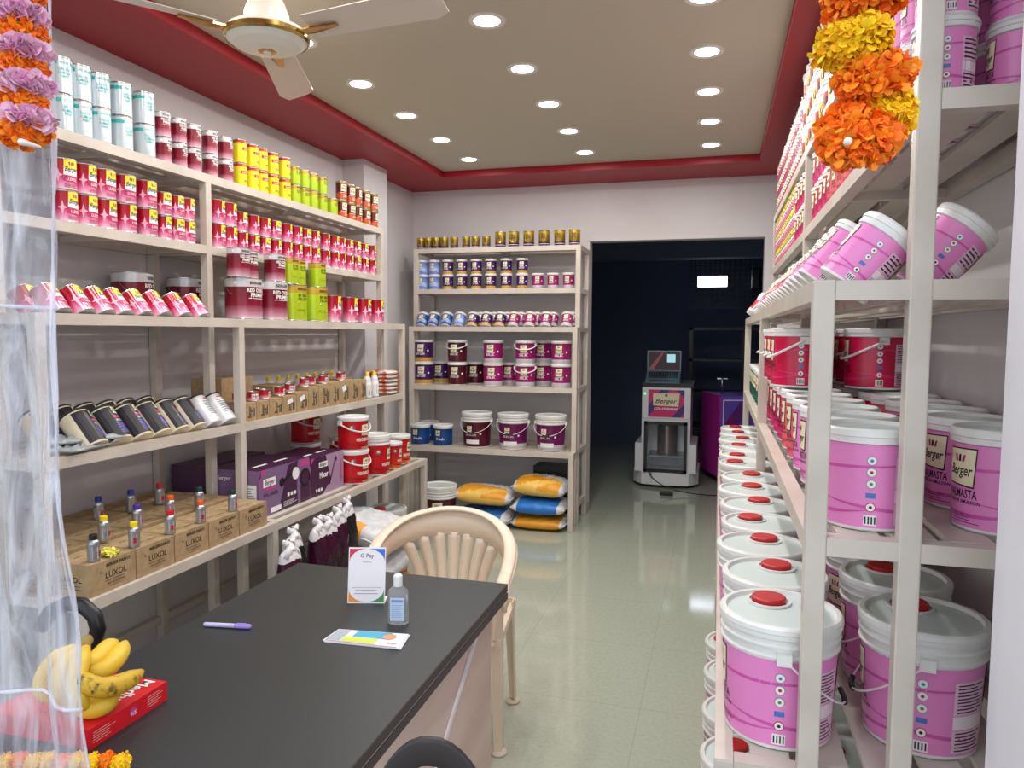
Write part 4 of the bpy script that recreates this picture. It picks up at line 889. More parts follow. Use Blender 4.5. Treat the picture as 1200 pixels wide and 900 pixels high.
y = stackrow('jar_pink', .385, 1.6, 5, ZR['e'], 2, 'pink jar on the top right shelf', 'jars on the top right shelf')
shr = mat('shrink_film_blue', (150, 196, 220), .08, .2)
g0 = y+.02
tin('shrink_tin', 'wrapped_tin', 'wrapped tin', .06, .19, shr, lambda g, mp, r, h: (g.rect(mp, -1.2*r, 1.2*r, h*.2, h*.8, mat('shrink_print', (90, 150, 190), .1))))
for i in range(4):
    for L in range(2): put('shrink_tin', (.39, g0+.05+i*.124, ZR['e']+.001+L*.191), RD, 'pale blue wrapped tin on the top right shelf, %s from the front, %s' % (ORD[i], ('lower', 'upper')[L]), 'pale blue wrapped tins', None, .1)
y = g0+.05+4*.124
for i in range(8):
    for L in range(3):
        k = 'jar_whiteyellow' if i % 2 == 0 else 'jar_whitered'
        if L*.123+.123 < .42: put(k, (.385, y+i*.118, ZR['e']+.001+L*.123), RD, '%s jar on the top right shelf, %s past the wrapped tins, %s layer' % (('white and yellow', 'white and red')[i % 2], ORD[i], ('bottom', 'second', 'third')[L]), 'white jars on the top right shelf', None, .1, .5)
y += 8*.118+.0
j = 0
while y+.075*j < 5.17 and j < 20:
    for L in range(3): put('mixed_tin', (.37, y+.075*j, ZR['e']+.001+L*.101), RD, 'plum and white tin on the top right shelf, %s past the white jars, %s layer' % (ORD[j], ('bottom', 'second', 'third')[L]), 'plum tins on the top right shelf', None, .4, .5)
    j += 1
# ================================================================= DESK AND WHAT STANDS ON IT
TX0, TX1, TY0, TY1, TZ = -1.30, -.592, .945, 2.085, .75
dsk = mat('desk_laminate_charcoal', (46, 50, 52), .42, noise=((38, 42, 44), 300, (1, 1, 1)), spec=.4)
edg = mat('desk_edge_dark', (48, 38, 42), .4); lamw = mat('desk_laminate_pale', (214, 192, 180), .45, noise=((200, 174, 160), 3, (1, .4, 2.2)))
t = thing('reception_desk', 'charcoal-topped office desk with pale woodgrain side panels in the foreground', 'desk', ((TX0+TX1)/2, 1.45, 0)); L = Vector(t.location)
def lb(g, x0, y0, z0, x1, y1, z1, m): g.box(x0-L.x, y0-L.y, z0-L.z, x1-L.x, y1-L.y, z1-L.z, m)
g = G(); lb(g, TX0, TY0, TZ-.022, TX1, TY1, TZ-.001, edg); lb(g, TX0+.0015, TY0+.0015, TZ-.001, TX1-.0015, TY1-.0015, TZ, dsk)
lb(g, TX0+.003, TY0+.003, TZ-.027, TX1-.003, TY1-.003, TZ-.022, inkw); lb(g, TX0, TY0, TZ-.047, TX1, TY1, TZ-.027, edg); g.build('tabletop', t, 0)
PX = -.625
g = G(); lb(g, PX-.02, TY0+.03, .02, PX, TY1-.06, TZ-.047, lamw); g.build('side_panel', t)
g = G(); lb(g, TX0+.03, TY0+.03, .02, TX0+.05, TY1-.06, TZ-.047, lamw); g.build('side_panel', t)
g = G(); lb(g, TX0+.05, TY1-.08, .1, PX-.02, TY1-.06, TZ-.047, lamw); g.build('end_panel', t)
# leaning white edging strip and the dark joint beside it
A = at(558, 747, 0, PX+.004)-L; B = at(520, 873, 0, PX+.004)-L; d_ = (B-A).normalized(); B = A+d_*((A.z-.05)/-d_.z) if d_.z else B
g = G(); g.bar(A, B, .016, .006, mat('edging_white', (226, 220, 222), .4), (1, 0, 0)); g.build('edging_strip', t, 0).__setitem__('label', 'white diagonal edging strip')
B2 = B+Vector((0, -.02, 0)); g = G(); g.add([A+Vector((0, -.004, -.03)), B2+Vector((0, -.012, 0)), B2+Vector((0, .012, 0))], [(0, 1, 2)], mat('joint_dark', (54, 36, 42), .6)); g.add([A+Vector((-.003, -.004, -.03)), B2+Vector((-.003, -.012, 0)), B2+Vector((-.003, .012, 0))], [(2, 1, 0)], MATS['joint_dark']); g.build('panel_joint', t)
# stand with payment sign
p = at(429, 707, 2, TZ); t = thing('payment_sign', 'white upright payment sign with coloured corners on the desk', 'sign', (p.x, p.y, TZ), math.radians(16))
g = G(); w, h = .103, .152; T = Matrix.Rotation(math.radians(-11), 4, 'X'); sgn = mat('acrylic_white', (244, 240, 244), .25)
g.box(-w/2, -.0012, 0, w/2, .0012, h, sgn, T)
def sm(off): return lambda u, v: tuple(T @ Vector((u, -.0012-off, v)))
for cx, cz, c in ((-1, 1, (214, 40, 70)), (1, 1, (60, 110, 214)), (-1, 0, (240, 150, 60)), (1, 0, (60, 150, 90))):
    m_ = mat('sign_%d%d%d' % c, c, .4); x0 = cx*w/2*.95; z0 = h*.975 if cz else h*.025; sgz = -1 if cz else 1
    P = [(x0, z0), (0, z0)]+[(x0*math.sin(a), z0+sgz*.036*(1-math.cos(a))) for a in [i*PI/2/6 for i in range(7)]]
    for i in range(len(P)-2):
        q = [P[0], P[i+1], P[i+2]]; ar = (q[1][0]-q[0][0])*(q[2][1]-q[0][1])-(q[2][0]-q[0][0])*(q[1][1]-q[0][1])
        g.poly(sm(.0005), q if ar > 0 else q[::-1], m_)
gy = mat('print_grey3', (100, 100, 106), .5)
g.text(sm(.0009), 'G Pay', 0, h*.85, .011, gy, 0, .01); g.text(sm(.0009), 'Scan & Pay', 0, h*.74, .004, gy)
g.rect(sm(.0009), -.04, .04, h*.28, h*.285, gy, 1); g.rect(sm(.0009), -.03, .03, h*.235, h*.242, gy, 1); g.rect(sm(.0009), -.033, .033, h*.17, h*.178, gy, 1)
g.build('sign_face', t)
g = G(); g.box(-w/2, .0, 0, w/2, .05, .0024, sgn); g.build('foot', t)
# sanitiser bottle
p = at(464, 733, 2, TZ); t = thing('sanitiser_bottle', 'small clear hand sanitiser bottle with white cap on the desk', 'bottle', (p.x, p.y+.014, TZ+.0005), math.radians(14))
clr = mat('clear_plastic', (236, 240, 244), .08, trans=.82); clr.node_tree.nodes['Principled BSDF'].inputs['IOR'].default_value = 1.25
g = G(); V = []; n = 28; zs = [(0, .88), (.003, 1), (.075, 1), (.088, .9), (.096, .55), (.1, .36)]
for z, s in zs:
    for k in range(n):
        a = 2*PI*k/n; c, s_ = math.cos(a), math.sin(a); V.append((.0265*s*math.copysign(abs(c)**.6, c), .0145*(s if s > .4 else .62)*math.copysign(abs(s_)**.8, s_), z))
F = [(i*n+k, i*n+(k+1) % n, (i+1)*n+(k+1) % n, (i+1)*n+k) for i in range(len(zs)-1) for k in range(n)]+[tuple(range(n))[::-1], tuple((len(zs)-1)*n+k for k in range(n))]
g.add(V, F, clr, True); g.build('bottle_body', t)
g = G(); mp = planemap((0, -.0148, 0), (1, 0, 0), (0, 0, 1), .0006); g.rect(mp, -.018, .018, .012, .072, mat('label_paleblue', (196, 214, 236), .4), 1); lines(g, planemap((0, -.0148, 0), (1, 0, 0), (0, 0, 1), .001), -.015, .016, .02, .055, 9, mat('print_blue2', (120, 150, 200), .4), .14); g.rect(planemap((0, -.0148, 0), (1, 0, 0), (0, 0, 1), .001), -.015, .015, .06, .067, mat('print_blue2', (0, 0, 0)), 1)
g.add([(-.018, -.0146, .012), (.018, -.0146, .012), (.018, -.0146, .072), (-.018, -.0146, .072)], [(3, 2, 1, 0)], MATS['label_paleblue']); g.build('label_sticker', t)
g = G(); g.lathe([(.0105, .098), (.0115, .1), (.0115, .125), (.0095, .128), (.0001, .128)], inkw, 18); g.build('cap', t)
# leaflets
def leaflet(z, dx, rz, lab, top):
    c = [at(378, 752, 2, TZ), at(397, 739, 2, TZ), at(479, 745, 2, TZ), at(467, 762, 2, TZ)]; o = sum(c, Vector())/4
    t = bpy.data.objects.new('leaflet', None); g = G(); q = [(v-o) for v in c]; th = .0016
    V = [(v.x, v.y, 0) for v in q]+[(v.x, v.y, th) for v in q]; g.add(V, [(0, 1, 2, 3), (4, 7, 6, 5), (0, 3, 7, 4), (3, 2, 6, 7), (2, 1, 5, 6), (1, 0, 4, 5)], mat('leaflet_white', (232, 232, 236), .3))
    if top:
        B0, B1, B2_, B3 = [Vector((v.x, v.y, th+.0006)) for v in q]
        def bl(u, v): return tuple(B0.lerp(B3, u).lerp(B1.lerp(B2_, u), v))
        g.rect(bl, .3, .78, .5, .97, mat('leaflet_cyan', (60, 170, 206), .35), 4); g.rect(bl, .22, .66, .1, .45, mat('leaflet_lime', (206, 222, 70), .35), 4); g.rect(bl, .02, .2, .1, .95, mat('leaflet_grey', (170, 180, 190), .35), 2)
        bl2 = lambda u, v: tuple(Vector(bl(u, v))+Vector((0, 0, .0004))); g.disc(bl2, .78, .68, .09, mat('leaflet_peach', (226, 160, 110), .35), 14, .2); g.text(bl2, 'Berger', .88, .25, .1, gy, .3, 0, w=.14); g.rect(bl, .03, .97, .02, .05, mat('leaflet_rose', (190, 60, 90), .35), 4)
    ob = g.build('leaflet'); ob.location = (o.x+dx, o.y, z); ob.rotation_euler = (0, 0, rz); tag(ob, lab, 'leaflet', 'leaflets on the desk'); bpy.data.objects.remove(t)
leaflet(TZ+.0006, .004, .02, 'white leaflet underneath the printed one on the desk', False); leaflet(TZ+.0026, 0, 0, 'printed leaflet with blue and lime blocks lying on the desk', True)
# marker pen
a = at(239, 732, 2, TZ+.005); b = at(294, 735, 2, TZ+.005); dirp = (b-a); t = thing('marker_pen', 'lilac marker pen lying on the charcoal desk', 'pen', (a.x, a.y, TZ+.0062), math.atan2(dirp.y, dirp.x)); lp = dirp.length
g = G(); g.tube([(0, 0, 0), (.004, 0, 0), (lp*.68, 0, 0)], [.004, .0055, .0055], mat('pen_pale', (206, 196, 236), .35), 14); g.build('barrel', t)
g = G(); g.tube([(lp*.66, 0, 0), (lp*.68, 0, 0), (lp*.98, 0, 0), (lp, 0, 0)], [.0056, .0062, .0062, .005], mat('pen_lilac', (166, 140, 226), .35), 14); g.bar((lp*.7, 0, .0065), (lp*.9, 0, .0065), .004, .0015, MATS['pen_lilac']); g.build('cap', t)
# red game box
c0 = at(105, 880, 2, TZ); c1 = at(196, 820, 2, TZ); ax = (c1-c0).normalized(); ang = math.atan2(ax.y, ax.x); Lb = (c1-c0).length; Wb = .235; hb = .038
t = thing('gift_box', 'flat red printed box lying on the desk under the bananas', 'box', (c0.x, c0.y, TZ+.0005), ang); rb = mat('box_red', (216, 26, 38), .35)
g = G(); g.box(0, 0, 0, Lb, Wb, hb, rb)
mp = planemap((0, 0, 0), (1, 0, 0), (0, 0, 1)); lines(g, mp, Lb*.04, Lb*.32, hb*.2, hb*.8, 5, inkw, .07); lines(g, mp, Lb*.72, Lb*.95, hb*.2, hb*.85, 5, inkw, .07); g.disc(mp, Lb*.53, hb*.55, hb*.24, mat('print_hotpink', (206, 60, 140), .4)); g.text(planemap((0, 0, 0), (1, 0, 0), (0, 0, 1), .0014), '9/5', Lb*.53, hb*.45, hb*.22, inkw)
mp = planemap((Lb/2, Wb/2, hb), (-1, 0, 0), (0, -1, 0)); g.text(mp, 'Medhusang', -.01, Wb*.5-.035, .026, inkw, 0, .02, w=Lb*.82); g.text(mp, 'WITH REAL FRUIT', -.03, Wb*.5-.06, .008, inkw)
g.build('box_body', t, .001)
g = G(); g.box(Lb+.0006, .004, .003, Lb+.003, Wb-.004, hb-.002, inkw); g.build('end_flap', t)
t2 = Matrix.Translation((c0.x, c0.y, TZ+.0005)) @ Matrix.Rotation(ang, 4, 'Z')
# bananas
ban = mat('banana_skin', (232, 196, 52), .45, noise=((206, 160, 36), 8, (1, 1, 1), (.5, .8))); bans = mat('banana_spotted', (214, 172, 44), .5, noise=((70, 44, 20), 55, (1, 1, 1), (.54, .68))); stem = mat('banana_stem', (150, 128, 60), .6); tipm = mat('banana_tip', (60, 50, 30), .7)
t = thing('banana_bunch', 'bunch of yellow bananas lying on the red box', 'bananas', (0, 0, 0)); 
def bez(P, n=14):
    out = []
    for i in range(n+1):
        s = i/n; Q = [Vector(q) for q in P]
        while len(Q) > 1: Q = [Q[j].lerp(Q[j+1], s) for j in range(len(Q)-1)]
        out.append(Q[0])
    return out
zt = TZ+hb
hub = at(100, 800, 2, zt); t.location = (hub.x, hub.y, zt)
def banana(P, m, r=.0185):
    pts = [p-Vector(t.location) for p in bez(P)]; n = len(pts); rad = []
    for i in range(n):
        s = i/(n-1); rad.append(r*(.38+.62*min(1, s/.22)) if s < .22 else (r if s < .8 else r*(1-.68*((s-.8)/.2)**1.6)))
    g = G(); g.tube(pts, rad, m, 10); return g.build('banana', t)
A_ = lambda px, py, z: at(px, py, 2, z)
for P, m in (([A_(93, 757, .885), A_(52, 775, .88), A_(40, 805, .83), A_(60, 822, .812)], ban), ([A_(97, 757, .885), A_(72, 775, .89), A_(60, 810, .84), A_(78, 828, .812)], ban), ([A_(101, 758, .885), A_(90, 780, .89), A_(80, 812, .85), A_(102, 830, .815)], ban),
             ([A_(98, 775, .865), A_(104, 790, .86), A_(118, 762, .87), A_(137, 752, .872)], ban), ([A_(102, 785, .855), A_(112, 800, .85), A_(138, 776, .86), A_(147, 753, .866)], ban), ([A_(92, 788, .865), A_(100, 812, .86), A_(135, 812, .84), A_(166, 787, .835)], bans),
             ([A_(80, 800, .84), A_(85, 836, .80), A_(118, 842, .80), A_(138, 808, .822)], ban)):
    banana(P, m)
g = G(); g.tube([A_(96, 764, .88)-Vector(t.location), A_(98, 753, .89)-Vector(t.location), A_(106, 748, .893)-Vector(t.location)], [.016, .014, .009], stem, 10); g.build('stem', t)
# fallen flower on cartons
def petals(g, c, R, mats, n=90, sz=.3, flat=.75, seed=0, nrm=(0, 0, 1), curl=.5):
    rnd = random.Random(seed); nrm = Vector(nrm).normalized(); tq = nrm.to_track_quat('Z', 'Y')
    for i in range(n):
        z = 1-2*(i+.5)/n; a = i*2.39996+rnd.uniform(-.2, .2); q = math.sqrt(1-z*z); lobe = 1+.08*math.sin(a*3+seed)+.07*math.sin(z*7+a*2)
        d = (tq @ Vector((q*math.cos(a), q*math.sin(a), z*flat)))*lobe
        dn = d.normalized(); tx = dn.cross(Vector((rnd.uniform(-1, 1), rnd.uniform(-1, 1), rnd.uniform(-1, 1)))).normalized(); ty = dn.cross(tx)
        b = Vector(c)+d*R*rnd.uniform(.62, .8); s = R*sz*rnd.uniform(.8, 1.25); out = dn*s*1.1; cc = ty*s*curl
        V = [b-tx*s*.35, b+tx*s*.35, b+out*.7+tx*s*.7+cc*.5, b+out*1.0+tx*s*.3+cc*1.2, b+out*1.05-tx*s*.3+cc*1.1, b+out*.7-tx*s*.7+cc*.5, b+out*.5+cc*.05]
        g.add(V, [(0, 1, 6), (1, 2, 6), (2, 3, 6), (3, 4, 6), (4, 5, 6), (5, 0, 6)], mats[rnd.randrange(len(mats))], True)
    V = []; F = []; m_ = 10
    for i in range(m_+1):
        for j in range(16):
            t = PI*i/m_; p = 2*PI*j/16; V.append(Vector(c)+(tq @ Vector((math.sin(t)*math.cos(p), math.sin(t)*math.sin(p), math.cos(t)*flat)))*R*.72)
    for i in range(m_):
        for j in range(16): F.append((i*16+j, (i+1)*16+j, (i+1)*16+(j+1) % 16, i*16+(j+1) % 16))
    g.add(V, F, mats[0], True)
ora = [mat('marigold_orange', (255, 142, 6), .7), mat('marigold_deep', (250, 112, 4), .7), mat('marigold_orange2', (255, 152, 20), .7)]
yel = [mat('marigold_yellow', (255, 214, 16), .7), mat('marigold_gold', (255, 198, 8), .7)]
lil = [mat('daisy_lilac', (246, 190, 222), .6), mat('daisy_pink', (250, 214, 232), .6)]
g = G(); petals(g, (0, 0, .012), .018, [mat('petal_pale_yellow', (236, 230, 100), .6)], 50, .5, .6, 3)
for i in range(7): petals(g, (.02*math.cos(i)*1.1, .025*math.sin(i*1.7), .008), .009, [MATS['petal_pale_yellow']], 12, .6, .5, i)
o = g.build('fallen_marigold'); p = at(136, 652, 2, za+.107); o.location = (min(p.x, -1.97), p.y, za+.107); tag(o, 'small pale yellow flower head lying on the front cartons', 'flower')
# ================================================================= CHAIRS
pc = mat('chair_plastic_beige', (226, 208, 186), .32)
t = thing('plastic_armchair', 'beige moulded plastic armchair with fan-slatted back behind the desk', 'chair', (-1.0, 2.59, 0), math.radians(8))
def rimpt(a):   # a: -1..1 around the back from right arm to left arm
    ph = a*PI/2*1.12; x = .265*math.sin(ph); y = -.02+.25*math.cos(ph)
    z = .62+.155*max(0, math.cos(a*PI/2))**.8; return Vector((x, y+.02*(z-.6)/.2, z))
N = 30; rim = [rimpt(-1+2*i/N) for i in range(N+1)]
arm = lambda s: [Vector((s*.262, -.1, .622)), Vector((s*.262, -.16, .618)), Vector((s*.26, -.19, .59)), Vector((s*.258, -.195, .54))]
path = arm(-1)[::-1]+rim+arm(1)
g = G(); g.tube(path, [.024]*len(path), pc, 12, r2=.009)
g.tube([p+Vector((0, .0, -.014))+(Vector((p.x, p.y, 0)).normalized()*.022) for p in path], .008, pc, 8); g.build('armrest_rim', t)
g = G(); V = []; M_ = 24
for i in range(M_+1):
    a = -.9+1.8*i/M_; p = rimpt(a); e = abs(a)/.9; q = p*1; q.z = p.z-(.105-.04*e**2)-.0; q.x *= .93; q.y = (q.y)*.95; V += [p-Vector((0, 0, .004)), q]
g.add(V, [(2*i, 2*i+1, 2*i+3, 2*i+2) for i in range(M_)], pc, True); o = g.build('backrest_band', t); sm_ = o.modifiers.new('s', 'SOLIDIFY'); sm_.thickness = .006; sm_.offset = 0
for k in range(7):
    a = -.46+.92*k/6; p = rimpt(a); top = Vector((p.x*.93, p.y*.95, p.z-.095)); bot = Vector((.04*(k-3)*.95, .19, .42)); mid = top.lerp(bot, .5)+Vector((-.012*(k-3)*.5, .015, 0)); pts = bez([top, mid, bot], 10); g = G(); V = []
    for i, q in enumerate(pts):
        w_ = .026-.009*i/10; V += [q+Vector((-w_, 0, 0)), q+Vector((w_, 0, 0))]
    g.add(V, [(2*i, 2*i+1, 2*i+3, 2*i+2) for i in range(10)], pc, True); o = g.build('back_slat', t); sm_ = o.modifiers.new('s', 'SOLIDIFY'); sm_.thickness = .006; sm_.offset = 0
g = G(); V = []; n = 14
for i in range(n+1):
    for j in range(n+1):
        u, v = -1+2*i/n, -1+2*j/n; V.append((u*.24*(1-.08*(v+1)/2), v*.215, .425-.018*(1-u*u)*(1-v*v*.5)-(.02*max(0, -v-.8)*5 if v < -.8 else 0)))
g.add(V, [(i*(n+1)+j, (i+1)*(n+1)+j, (i+1)*(n+1)+j+1, i*(n+1)+j+1) for i in range(n) for j in range(n)], pc, True); o = g.build('seat', t); sm_ = o.modifiers.new('s', 'SOLIDIFY'); sm_.thickness = .008
for sx in (-1, 1):
    for sy in (-1, 1):
        g = G(); topz = .56 if sy < 0 else .44; xt, yt = sx*.258, (-.185 if sy < 0 else .17); xb, yb = sx*.265, (-.2 if sy < 0 else .2)
        def L4(z): f = z/topz; return xb+(xt-xb)*f, yb+(yt-yb)*f
        V = []
        for i in range(9):
            z = topz*i/8; x, y = L4(z); w_ = .026+.014*i/8; V += [(x-sx*w_, y, z), (x, y, z), (x, y-sy*w_*1.2, z)]
        F = [(3*i+k, 3*i+k+1, 3*i+k+4, 3*i+k+3) for i in range(8) for k in range(2)]; g.add(V, F, pc, False)
        g.lathe([(.0001, .001), (.026, .001), (.026, .012), (.0001, .012)], pc, 14, (xb-sx*.012, yb-sy*.012)); o = g.build('leg', t); sm_ = o.modifiers.new('s', 'SOLIDIFY'); sm_.thickness = .006; sm_.offset = 0
for s in (-1, 1): g = G(); g.bar((s*.245, -.19, .42), (s*.255, -.2, .6), .03, .02, pc); g.bar((s*.25, -.2, .405), (s*.25, .22, .405), .02, .03, pc); g.build('side_apron', t)
# black visitor chair in front of the desk side (only its back is in view)
bk = mat('chair_plastic_black', (44, 38, 38), .5)
top = at(503, 864, 1, .93); t = thing('visitor_chair', 'black plastic chair back beside the desk at the bottom edge', 'chair', (top.x, .93, 0), math.radians(12))
zt2 = top.z; W2 = .118
def arch(k, sc): a = -1+2*k/20; return Vector((W2*sc*math.sin(a*PI/2), 0, zt2-.30*(1-abs(math.cos(a*PI/2)))**1.25*1.0))
g = G(); V = []; n = 24
for i in range(n+1):
    a = -PI/2+PI*i/n; c, s = math.cos(a), math.sin(a); xo = W2*s; zo = zt2-.30*(1-abs(c)); V += [(xo, .02*abs(s), zo), (xo*.66, .02*abs(s)*.6, zt2-.04-.24*(1-abs(c)))]
g.add(V, [(2*i, 2*i+2, 2*i+3, 2*i+1) for i in range(n)], bk, True)
V = [(-W2, .02, zt2-.29), (W2, .02, zt2-.29), (W2*.9, .03, .44), (-W2*.9, .03, .44)]; g.add(V, [(0, 1, 2, 3)], bk)
o = g.build('backrest', t); sm_ = o.modifiers.new('s', 'SOLIDIFY'); sm_.thickness = .014; sm_.offset = 0; b_ = o.modifiers.new('b', 'BEVEL'); b_.width = .004; b_.segments = 2
g = G(); g.box(-.12, -.36, .42, .13, .02, .45, bk); g.build('seat', t, .01)
for sx in (-1, 1):
    for yb in (-.34, .0): g = G(); g.tube([(sx*.11, yb, .42), (sx*.12, yb, .0)], .013, bk, 10); g.build('leg', t)
# office chair behind the desk, seen through the curtain
nv = mat('chair_fabric_navy', (34, 44, 74), .8, noise=((24, 32, 56), 40, (1, 1, 1))); blk = mat('armrest_black', (18, 18, 20), .35)
OCX = -1.66
t = thing('office_chair', 'dark blue office chair with black loop armrest behind the curtain', 'chair', (OCX, 1.15, 0), math.radians(0))
g = pillow(.46, .42, .07, lambda u, v, s: nv, 16, 5, .002, 60); o = g.build('seat', t); weld(o); o.location = (0, 0, .46)
g = pillow(.40, .5, .06, lambda u, v, s: nv, 16, 4, .002, 61); o = g.build('backrest', t); weld(o); o.rotation_euler = (PI/2, 0, PI/2); o.location = (-.30, 0, .82)
for s in (-1, 1): g = G(); g.tube([at(px_, py_, 1, 1.375)-Vector((OCX, 1.15, 0))+Vector((0, -.225+s*.225, 0)) for px_, py_ in ((48, 735), (60, 716), (80, 707), (98, 710), (111, 722), (115, 737), (110, 754), (96, 770), (80, 790), (66, 830))], .018, blk, 12, up=(0, 1, 0)); g.build('armrest', t)
g = G(); g.tube([(0, 0, .46), (0, 0, .08)], .025, chrome, 12); g.build('gas_stem', t)
g = G()
for k in range(5): a = 2*PI*k/5; g.tube([(0, 0, .1), (.24*math.cos(a), .24*math.sin(a), .06)], [.025, .016], blk, 8); g.lathe([(.0001, 0), (.022, .004), (.026, .025), (.02, .045), (.0001, .05)], blk, 12, (.24*math.cos(a), .24*math.sin(a)))
g.build('castor_base', t)
g = G(); g.bar((-.1, 0, .455), (-.31, 0, .56), .05, .012, blk); g.bar((-.31, 0, .55), (-.335, 0, .8), .05, .012, blk); g.build('back_bracket', t)
# ================================================================= CEILING FAN
hub = at(313, 44, 1, 2.15); wf = mat('fan_enamel', (238, 238, 224), .3); gd = mat('fan_brass', (190, 160, 90), .2, .9); bl = mat('fan_blade_enamel', (226, 214, 200), .35)
t = thing('ceiling_fan', 'cream three-blade ceiling fan with brass trim hanging from the ceiling', 'ceiling fan', tuple(hub))
g = G(); g.lathe([(.126, .004), (.12, .022), (.1, .03), (.075, .03), (.072, .045), (.07, .07), (.055, .11), (.035, .145), (.02, .165), (.012, .17)], wf, 40); g.build('motor_cover', t)
g = G(); g.lathe([(.128, -.014), (.135, -.006), (.135, .006), (.126, .012)], gd, 40); g.build('brass_ring', t)
g = G(); g.lathe([(.0001, -.052), (.012, -.052), (.012, -.046, gd), (.03, -.045, wf), (.07, -.04), (.105, -.028), (.126, -.012)][::1], wf, 40); g.build('lower_cap', t)
g = G(); g.tube([(0, 0, .16), (0, 0, 2.75-hub.z-.0)], .012, wf, 12); g.lathe([(.0001, 2.75-hub.z-.05), (.03, 2.75-hub.z-.05), (.055, 2.75-hub.z-.01), (.055, 2.75-hub.z)], wf, 20); g.build('downrod', t)
tip = at(516, 2, 2, hub.z+.01); a0 = math.atan2(tip.y-hub.y, tip.x-hub.x)
for k in range(3):
    a = a0+k*2*PI/3; R_ = Matrix.Rotation(a, 4, 'Z')
    g = G(); V = []; n = 10; r0, r1 = .17, .64
    for i in range(n+1):
        s = i/n; w_ = .052+.016*s-(.03*max(0, s-.93)/.07 if s > .93 else 0); x = r0+(r1-r0)*s
        for q, dz in ((-1, .012), (-.2, .0), (1, -.016)): V.append(R_ @ Vector((x, q*w_, dz+.012)))
    g.add(V, [(3*i+k_, 3*i+3+k_, 3*i+4+k_, 3*i+1+k_) for i in range(n) for k_ in range(2)], bl); o = g.build('blade', t); sm_ = o.modifiers.new('s', 'SOLIDIFY'); sm_.thickness = .003; sm_.offset = 0
    g = G(); g.add([R_ @ Vector(v) for v in ((.12, -.02, .002), (.12, .02, .002), (.18, .02, .0), (.27, .008, .004), (.27, -.008, .004), (.18, -.02, .0))], [(0, 5, 4, 3, 2, 1)], gd); o = g.build('blade_bracket', t); sm_ = o.modifiers.new('s', 'SOLIDIFY'); sm_.thickness = .005
# ================================================================= GARLANDS AND CURTAIN
def garland(label, pts, name='marigold_garland', knob=None, top=None, n=150):
    t = thing(name, label, 'garland', tuple(pts[0][0])); L = Vector(t.location)
    for i, (p, R, ms, fl, nr) in enumerate(pts):
        g = G(); petals(g, p-L, R, ms, n if ms is not lil else 260, .15 if ms is not lil else .3, fl, i+11, nr, .6 if ms is not lil else .1); g.build('flower', t)
    g = G(); P = [p-L for p, *_ in pts]; 
    if top: P = [top-L]+P
    g.tube(P, .0015, inkw, 6); g.build('string', t)
    if knob is not None: g = G(); k = knob-L; g.tube([k+Vector((0, .03, 0)), k+Vector((0, .004, 0)), k, k-Vector((0, .003, 0))], [.002, .0045, .0045, .002], inkw, 12); g.build('string_knot', t)
gy_ = .92; K = lambda px, py, dy=0: at(px, py, 1, gy_+dy)
garland('thick orange and yellow marigold garland hanging at upper right', [(K(1012, -8), .050, ora, .62, (0, 0, 1)), (K(1000, 52), .045, yel, .66, (-.15, 0, 1)), (K(1022, 92, .01), .048, ora, .66, (-.1, -.2, 1)), (K(1036, 134, .02), .040, yel, .8, (.4, -.2, 1)), (K(1003, 160, -.01), .050, ora, .62, (.1, -.7, .7))], knob=K(994, 165, -.05), top=Vector((K(1012, -8).x, 1.13, 2.42)), n=900)
Kl = lambda px, py, dy=0: at(px, py, 1, .84+dy)
pl = []
for i in range(5):
    y0 = -26+i*41; pl.append((Kl(22+i*1.5, y0+22), .036, ora, .6, (0, 0, 1))); 
    if i < 4: pl.append((Kl(24+i*3, y0+44, -.004), .034, lil, .45, (0, 0, 1)))
pl[-1] = (Kl(28, 150), .041, ora, .7, (0, -.5, .8))
garland('orange and lilac flower garland hanging at upper left over the curtain', pl, 'flower_garland', knob=Kl(24, 166, -.034), top=Vector((Kl(22, 0).x, 1.13, 2.42)), n=650)
pb = []
for i in range(9):
    p = at(6+i*17, 893-(2 if i % 2 else 0), 2, TZ+.018); pb.append((p, .0185, yel if i % 3 != 1 else ora, .8, (0, 0, 1)))
garland('string of yellow and orange marigolds lying along the near desk edge', pb, n=260)
